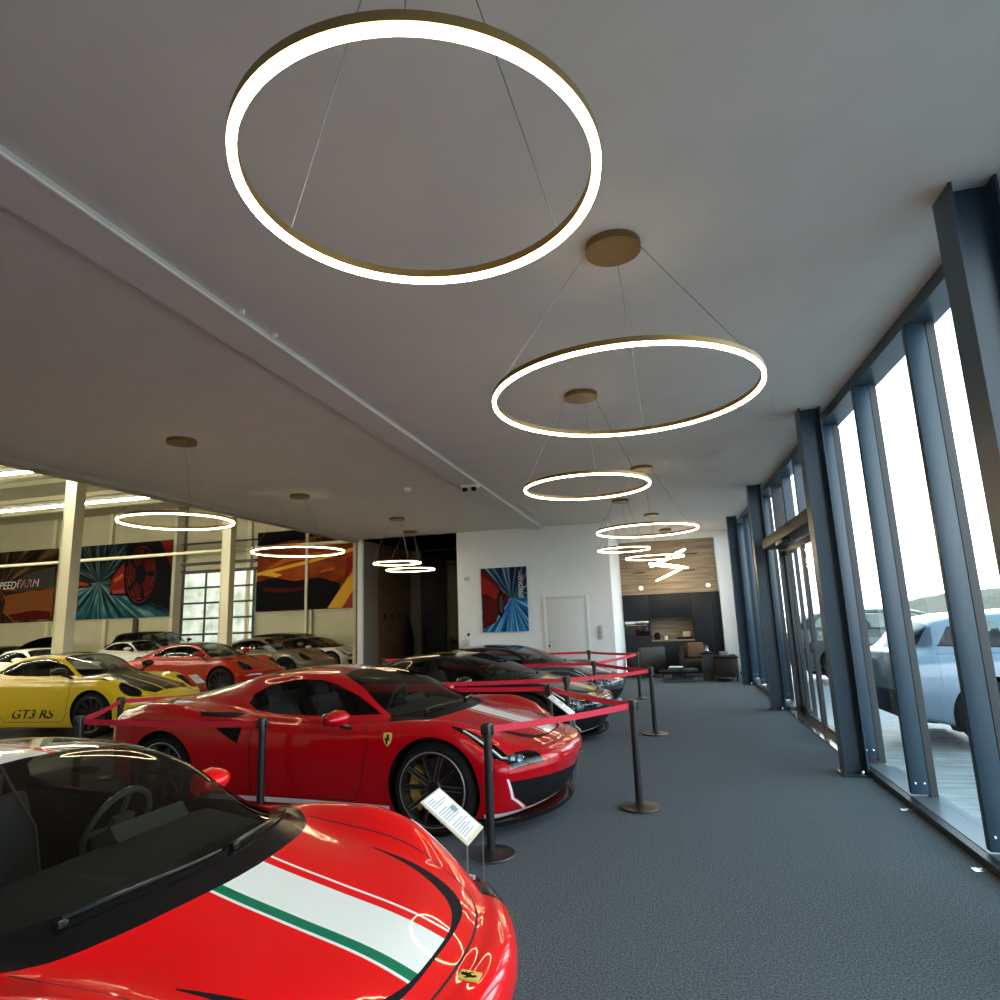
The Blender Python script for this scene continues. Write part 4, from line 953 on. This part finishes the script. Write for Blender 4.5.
art(b1, 'printed_car', [(.4, -1.2), (.55, -.35), (1.2, -.28), (2.3, -.20), (3.4, -.25), (3.47, -1.5), (1.2, -1.65)], 'rust'); art(b1, 'printed_car', [(.8, -1.3), (2.4, -1.15), (3.4, -1.25), (3.4, -1.6), (1.2, -1.62)], 'dred', 2)
art(b1, 'printed_band', [(1.55, .62), (3.45, .95), (3.45, -.10), (1.0, -.20)], 'grey', 3)
text_mesh('SPEED', .52, PR['white'], 'printed_lettering', b1, (-.02 + .46, -.008, .12), (PI / 2, 0, 0), .002, shear=.15, xs=.92)
text_mesh('FARM', .52, PR['white'], 'printed_lettering', b1, (1.80, -.008, .16), (PI / 2, 0, 0), .002, shear=.15, xs=1.05); text_mesh('FARM', .47, PR['red'], 'printed_lettering', b1, (1.80, -.011, .16), (PI / 2, 0, 0), .002, shear=.15, xs=1.07)
b2 = B('banner', -23.12, -18.44, 2.16, 5.12, (-21.85, 3.62), fan_mat('banner_print_tunnel', ((.006, .012, .016), (.015, .10, .13), (.36, .48, .42)), ((.005, .008, .010), (.010, .02, .026), (.14, .24, .23)), 8), 'wide banner of a red car wheel and teal light streaks behind the near column')
art(b2, 'printed_car', [(-1.5, .35), (-1.2, .25), (-.75, .08), (-.35, -.10), (-.5, -.22), (-1.5, -.25)], 'dred'); art(b2, 'printed_car', [(-1.5, .25), (-1.2, .10), (-.7, -.02), (-.6, -.12), (-1.5, -.12)], 'pink', 2)
art(b2, 'printed_car', [(.62, -.15), (.70, .35), (1.3, .95), (1.55, 1.78), (4.05, 1.78), (4.05, -1.45), (2.6, -.95), (1.6, -.72), (.68, -.65)], 'black')
art(b2, 'printed_car', [(.66, -.1), (.85, .30), (1.35, .85), (1.60, .2), (1.55, -.62), (.72, -.55)], 'red', 2); art(b2, 'printed_car', [(.8, .05), (1.3, .35), (1.45, .25), (1.0, -.05)], 'orange', 3); art(b2, 'printed_car', [(.8, -.45), (1.45, -.38), (1.5, -.55), (.85, -.60)], 'pink', 3)
art(b2, 'printed_car', [(3.35, 1.78), (4.05, 1.78), (4.05, .5), (3.85, .9), (3.6, 1.4)], 'red', 3)
art(b2, 'printed_tyre', ell(2.42, .25, 1.0, 1.50, 40), 'black', 4); art(b2, 'printed_rim', ell(2.38, .25, .82, 1.32, 40), 'red', 5); art(b2, 'printed_rim', ell(2.38, .25, .785, 1.275, 40), 'black', 6); art(b2, 'printed_rim', ell(2.38, .25, .70, 1.16, 40), 'rust', 6.4); art(b2, 'printed_rim', ell(2.38, .25, .68, 1.13, 40), 'dred', 6.7); art(b2, 'printed_rim', ell(2.36, .25, .30, .50), 'black', 7)
for k_ in range(10):
    a = 2 * PI * k_ / 10; ca, sa = math.cos(a), math.sin(a); art(b2, 'printed_spoke', [(2.36 + .28 * ca - .05 * sa, .25 + .46 * sa + .07 * ca), (2.36 + .28 * ca + .05 * sa, .25 + .46 * sa - .07 * ca), (2.36 + .74 * ca + .10 * sa, .25 + 1.2 * sa - .14 * ca), (2.36 + .74 * ca - .10 * sa, .25 + 1.2 * sa + .14 * ca)], 'dred' if k_ % 2 else 'black', 7)
b3 = B('banner', -14.62, -9.2, 2.16, 5.12, (-12.2, 3.9), noisy('banner_print_orange', (.05, .006, .003), (.40, .07, .012), 1.1, .8, spec=.1, stretch=(.5, 1, 1.6), detail=6), 'wide banner of a glowing orange sports car left of the white post')
art(b3, 'printed_sky', [(-2.9, 1.44), (-2.9, .75), (-1.2, 1.0), (.3, .95), (2.0, .6), (3.55, .7), (3.55, 1.44)], 'black'); art(b3, 'printed_roof', [(-.9, .72), (-.3, 1.10), (.5, 1.18), (1.1, .95), (1.3, .70)], 'rust', 2); art(b3, 'printed_roof', [(-.2, .78), (.0, 1.0), (.5, 1.06), (.9, .9), (1.0, .75)], 'dred', 3)
art(b3, 'printed_shadow', [(-2.9, -.75), (-2.0, -.62), (-1.0, -.8), (.2, -.7), (1.2, -1.0), (1.2, -2.05), (-2.9, -2.05)], 'black'); art(b3, 'printed_grille', [(-2.6, -1.02), (-1.2, -1.12), (-.3, -1.02), (-.5, -1.2), (-1.3, -1.28), (-2.4, -1.22)], 'dred', 2); art(b3, 'printed_lamp', [(-2.7, -.45), (-1.9, -.60), (-1.6, -.5), (-2.1, -.36)], 'yellow', 3); art(b3, 'printed_lamp', [(.2, -.52), (.9, -.42), (.95, -.30), (.3, -.40)], 'orange', 3); art(b3, 'printed_bonnet', [(-2.6, -.30), (-1.4, .30), (.2, .40), (1.0, .10), (.1, .15), (-1.3, .08)], 'orange', 1.5)
art(b3, 'printed_streak', [(-2.9, -.35), (-.5, .05), (1.8, .50), (2.6, .62), (2.6, .48), (1.8, .34), (-.5, -.1), (-2.9, -.5)], 'yellow', 2)
art(b3, 'printed_street', [(.9, -2.05), (1.9, -.7), (2.2, .0), (2.5, .35), (3.55, .3), (3.55, -2.05)], 'pink'); art(b3, 'printed_streak', [(.6, -2.05), (1.7, -.6), (2.05, .1), (2.25, -.05), (1.9, -1.2), (1.3, -2.05)], 'yellow', 2); art(b3, 'printed_streak', [(1.5, .1), (1.9, .15), (2.1, -.4), (1.4, -.9)], 'red', 2)
# glazed sectional gate: daylight and greenery blurred in its panes
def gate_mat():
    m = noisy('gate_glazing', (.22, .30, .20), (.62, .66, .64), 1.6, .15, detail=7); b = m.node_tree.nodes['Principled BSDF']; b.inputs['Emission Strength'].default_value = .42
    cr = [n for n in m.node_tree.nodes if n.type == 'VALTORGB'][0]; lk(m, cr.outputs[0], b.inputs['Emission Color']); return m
gx0, gx1, gz1 = -17.92 * KS, -14.74 * KS, hz(3.76)
g = empty('door_4', ((gx0 + gx1) / 2, HY - .12, 0)); g['kind'] = 'structure'; g['label'] = 'glazed sectional gate with black frames in the hall end wall'
hw = (gx1 - gx0) / 2; b = MB(); nrow = 6; dz = gz1 / nrow
for i in range(nrow + 1): b.box((-hw, -.05, max(0, i * dz - .045)), (hw, .02, i * dz + .045))
for x in (-hw + .04, -hw / 3 - .02, hw / 3 + .02, hw - .04): b.box((x - .04, -.046, 0), (x + .04, .016, gz1 + .044))
b.build('gate_frame', BLACKF, g)
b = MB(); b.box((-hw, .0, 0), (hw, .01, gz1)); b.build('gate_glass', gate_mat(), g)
b = MB(); b.box((-hw - .1, -.10, gz1), (hw + .1, .0, gz1 + .10)); b.box((-hw - .1, -.12, gz1 + .34), (hw + .1, 0, gz1 + .46)); b.box((-hw - .1, -.10, gz1 + 1.3), (hw + .1, 0, gz1 + 1.38)); b.build('gate_lintel', mat('dark_rail', (.05, .045, .04), .5), g)

# ------------------------------------------------------------------ barrier posts and belts
def post(x, y, label, tone=POST):
    r = empty('barrier_post', (x, y, 0), 0, label, 'barrier post', 'belt barrier posts')
    b = MB(); b.lathe([(0, 0), (.165, 0), (.17, .006), (.165, .016), (.06, .028), (.04, .04), (0, .04)], 40); b.build('base', tone, r)
    b = MB(); b.lathe([(.030, .03), (.030, .775), (0, .775)], 24); b.build('pole', tone, r)
    b = MB(); b.lathe([(0, .77), (.037, .77), (.037, .862), (.033, .870), (0, .870)], 24); b.box((-.046, -.018, .79), (.046, .018, .855), .003); b.box((-.018, -.046, .79), (.018, .046, .855), .003); b.build('belt_head', tone, r)
    return r
PP = {'B': (-5.20, 4.87, 'low-placed black barrier post by the rear of the red car with white bonnet stripes'), 'A': (-6.14, 6.27, 'black barrier post in front of the yellow car'),
      'p0': (-3.25, 4.77, 'black barrier post standing before the door of the red car'), 'p1': (-1.28, 4.55, 'black barrier post at the front wheel of the striped red car'),
      'p2': (-.32, 5.76, 'black barrier post on the aisle at the nose of the striped red car'), 'q1': (-1.27, 7.05, 'shorter-looking black post between the striped red car and the black car'),
      'q2': (-1.22, 8.0, 'black post with round head beside the black car bonnet'), 'p3': (-.23, 9.1, 'black barrier post on the aisle at the nose of the black car'),
      'q3': (-1.15, 10.55, 'black barrier post beyond the black car'), 'q4': (-.55, 12.75, 'farthest black barrier post on the aisle'), 'q5': (-1.58, 13.7, 'black barrier post before the white door'),
      'l1': (-4.9, 7.42, 'black barrier post hidden behind the roof of the striped red car'), 'l2': (-5.6, 10.62, 'black barrier post behind the black car')}
for k_, (x, y, lab) in PP.items(): post(x, y, lab)
def belt(a, b_, label, sag=.012, z=.822):
    (x0, y0), (x1, y1) = PP[a][:2], PP[b_][:2]; d = Vector((x1 - x0, y1 - y0, 0)); L = d.length; d.normalize(); nrm = Vector((-d.y, d.x, 0)) * .0012
    b = MB(); n = 12; P0 = Vector((x0, y0, z)) + d * .046; P1 = Vector((x1, y1, z)) - d * .046; rows = []
    for i in range(n + 1):
        t = i / n; c = P0.lerp(P1, t) - Vector((0, 0, sag * 4 * t * (1 - t))); rows.append([b.bm.verts.new(c + s * nrm + Vector((0, 0, h))) for s, h in ((1, .024), (1, -.024), (-1, -.024), (-1, .024))])
    for A, B_ in zip(rows[:-1], rows[1:]):
        for k2 in range(4): b.bm.faces.new((A[k2], A[(k2 + 1) % 4], B_[(k2 + 1) % 4], B_[k2]))
    b.bm.faces.new(rows[0]); b.bm.faces.new(rows[-1])
    tag(b.build('barrier_belt', BELT), label, 'barrier belt', 'red barrier belts')
belt('B', 'A', 'red belt slanting up before the yellow car front wheel'); belt('B', 'p0', 'red belt along the rear flank of the striped red car'); 
belt('p1', 'p2', 'bright red belt across the bonnet of the striped red car'); belt('p2', 'q1', 'red belt running back from the aisle post behind the striped red car'); belt('q1', 'l1', 'lower of two red belts along the black car flank')
belt('q2', 'p3', 'bright red belt across the bonnet of the black car'); belt('q2', 'l1', 'upper of two red belts along the black car flank'); belt('p3', 'q3', 'red belt running back from the aisle post beyond the black car'); belt('q3', 'l2', 'red belt behind the black car bonnet'); belt('q3', 'q4', 'short bright red belt to the farthest aisle post'); belt('q4', 'q5', 'thin red belt from the farthest aisle post to the white door'); belt('A', 'l1', 'red belt behind the tail of the striped red car')
PP['l3'] = (-4.2, 13.75, ''); post(-4.2, 13.75, 'black barrier post before the white wall under the poster'); belt('q5', 'l3', 'thin red belt before the white door and wall')
PP['l4'] = (-5.75, 12.6, ''); post(-5.75, 12.6, 'black barrier post before the dark recess'); belt('l3', 'l4', 'red belt before the dark recess')

# ------------------------------------------------------------------ price signs
def sign(x, y, rz, label, h=.60, sc=1.):
    r = empty('price_sign_stand', (x, y, 0), rz, label, 'sign stand', 'clear price sign stands'); r.scale = (sc, sc, 1)
    b = MB(); b.box((-.006, -.13, 0), (0, .13, h)); b.build('acrylic_stand', ACRYL, r)
    b = MB(); b.box((-.0065, -.1335, 0), (.0005, -.130, h)); b.box((-.0065, .130, 0), (.0005, .1335, h)); b.build('polished_edge', mat('acrylic_cut_edge', (.20, .215, .22), .2), r)
    b = MB(); b.box((-.16, -.13, 0), (0, .13, .006)); b.build('acrylic_foot', ACRYL, r)
    mt = Matrix.Translation((0, 0, h)) @ Matrix.Rotation(math.radians(38), 4, 'Y')
    b = MB(); b.box((-.30, -.135, 0), (0, .135, .005)); b.bm.transform(mt); b.build('tray', mat('acrylic_edge', (.55, .52, .42), .2), r)
    b = MB(); b.box((-.292, -.115, .0055), (-.022, .115, .0075)); b.bm.transform(mt); s = b.build('price_sheet', PAPER, r)
    b = MB()
    for q in range(17):
        xx = -.275 + q * .0145
        if q in (4, 10): continue
        b.box((xx, -.10, .0077), (xx + .005, (.02 + .075 * ((q * 7) % 5) / 4) if q > 1 else -.02, .0082))
    b.box((-.19, .03, .0077), (-.15, .09, .0082)); b.bm.transform(mt); b.build('printed_lines', INK, s)
sign(-.98, 3.21, 0, 'clear stand with a white data sheet between the two red cars', h=.55)
sign(-.98, 6.75, 0, 'clear stand with a white data sheet before the black car')
sign(-10.15, 12.55, 0, 'clear stand with a white data sheet before the orange red car', h=.42)
sign(-10.6, 16.0, 0, 'clear stand with a white data sheet before the silver car', h=.90)

# ------------------------------------------------------------------ the cars
RZ = math.radians
def place(front_near, rz, kind):
    """root of a car whose near front wheel stands at this point (nose towards +x)"""
    S = TYPES[kind]['S']; Wx = .97 if kind == 'supercar' else .94; ax = S['axles'][0]
    h = Vector((math.cos(rz), math.sin(rz), 0)); n = Vector((-h.y, h.x, 0))
    return Vector((*front_near, 0)) + n * (Wx - .02) - h * ax
make_car('supercar', (-2.686, 2.107, 0), RZ(-2.9), 'bright red sports car with a white and green bonnet stripe, cut by the picture corner', 'car', 'red', stripe='white', stripe2='red', right2='green', roof='blackp', edge='red', caliper='gold', badges=True, scale=(.95, .93, .955), mirror_x=.26, mirror_z=.83)
make_car('supercar', place((-1.80, 4.80), RZ(-5), 'supercar'), RZ(-5), 'deep red sports car with white bonnet stripes behind the first barrier belt', 'car', 'deepred', stripe='white', stripe2='deepred', roof='deepred', edge='white', skirt='white', caliper='gold', badges=True)
make_car('supercar', (-3.0, 9.2, 0), RZ(-6), 'black sports car with a yellow bonnet stripe behind the red belts', 'car', 'blackp', stripe='ystripe', stripe2='blackp', roof='blackp', edge='whitep', skirt='blackp', caliper='x', scale=(1, 1, .94))
make_car('supercar', (-2.98, 11.75, 0), RZ(-4), 'dark grey sports car with pale bonnet stripes nearest the white door', 'car', 'greyp', stripe='whitep', stripe2='greyp', roof='blackp', edge='whitep', skirt='greyp', caliper='x', scale=(1, 1, .93))
yc = make_car('coupe', place((-8.85, 8.45), RZ(3), 'coupe'), RZ(3), 'yellow sports coupe with a black bonnet panel', 'car', 'yellow', roof='blackp', bonnet='carbon')
for sg in (-1, 1):
    p, n = on_surface(TYPES['coupe']['bvh'], (.12, sg * 2, .36), (0, -sg, 0))
    t = text_mesh('GT3 RS', .20, M['dark'], 'door_lettering', yc, (p.x, p.y + sg * .006, p.z), (PI / 2, 0, 0 if sg < 0 else PI), .004, shear=.3, xs=1.25)
make_car('coupe', place((-10.4, 13.5), RZ(2), 'coupe'), RZ(2), 'orange red sports coupe behind the yellow coupe', 'car', 'orange', roof='blackp')
make_car('coupe', place((-10.9, 17.0), RZ(2), 'coupe'), RZ(2), 'silver beige coupe behind the orange red coupe', 'car', 'silver', roof='silver')
make_car('supercar', place((-11.2, 20.2), RZ(0), 'supercar'), RZ(0), 'white sports car behind the silver coupe by the white post', 'car', 'whitep', roof='blackp')
make_car('estate', place((-13.6, 22.9), RZ(-4), 'estate'), RZ(-4), 'black saloon against the end wall below the orange car banner', 'car', 'blackp', roof='blackp', scale=(1, 1, .93))
make_car('coupe', place((-18.3, 19.4), RZ(-6), 'coupe'), RZ(-6), 'white coupe with black pillars behind the red and yellow coupes', 'car', 'whitep', roof='blackp')
make_car('estate', place((-19.9, 22.4), RZ(-4), 'estate'), RZ(-4), 'black off-roader against the end wall below the wheel banner', 'car', 'blackp', roof='blackp', scale=(1, 1, 1.12))
make_car('coupe', place((-15.7, 13.2), RZ(-8), 'coupe'), RZ(-8), 'white topped coupe just behind the yellow coupe roof', 'car', 'whitep', roof='whitep', scale=(1, 1, .98))
bl = make_car('coupe', place((-20.6, 16.2), RZ(-8), 'coupe'), RZ(-8), 'black car with raised lid left of the near cream column', 'car', 'blackp', roof='blackp')
b = MB(); rows = []
for i in range(9):
    t = i / 8; rows.append([b.bm.verts.new((1.0 + 1.1 * t, y * (.62 - .08 * t), .93 + .62 * t - .10 * (y * y) + .12 * math.sin(PI * t) + dz_)) for dz_ in (0, -.03) for y in np.linspace(-1, 1, 9)])
for A, B_ in zip(rows[:-1], rows[1:]):
    for o_ in (0, 9):
        for j in range(8): b.bm.faces.new((A[o_ + j], A[o_ + j + 1], B_[o_ + j + 1], B_[o_ + j]))
b.build('raised_bonnet', M['blackp'], bl)
# cars outside
ec = make_car('estate', (4.85, 9.3, 0), RZ(2), 'pale blue silver estate car parked outside the glass', 'car', 'bluep', roof='bluep', glassm=M['sideglass'], scale=(1.05, 1.0, 1.02), steer=False)
b = MB(); b.box((-2.27, .12, .70), (-2.24, .64, .82), .004); q = b.build('number_plate', PAPER, ec)
b = MB(); b.box((-2.24, -.80, .30), (-2.16, .80, .58), .03); b.build('rear_bumper', M['dark'], ec)
for sg in (-1, 1): b = MB(); b.box((-2.16, sg * .76 - .06, .92), (-2.08, sg * .76 + .06, .96), .02); b.build('tail_lamp', mat('red_lamp', (.5, .02, .03), .2), ec)
b = MB(); b.box((-.05, -.945, .84), (.16, -.915, .875), .008); b.box((-1.02, -.945, .86), (-.82, -.915, .895), .008); b.build('door_handle', M['dark'], ec)
make_car('estate', (4.9, 16.0, 0), RZ(3), 'dark car parked outside beyond the sliding door', 'car', 'pickup', roof='pickup', scale=(1.05, 1, 1.05), steer=False)

# ------------------------------------------------------------------ picture settings
vs = SC.view_settings; vs.view_transform = 'Standard'; vs.look = 'None'; vs.gamma = 1.; vs.use_curve_mapping = False; vs.exposure = 1.6
SC.cycles.max_bounces = 10; SC.cycles.diffuse_bounces = 4; SC.cycles.glossy_bounces = 5; SC.cycles.transparent_max_bounces = 16; SC.cycles.transmission_bounces = 6
SC.cycles.use_denoising = True; SC.cycles.sample_clamp_indirect = 6.
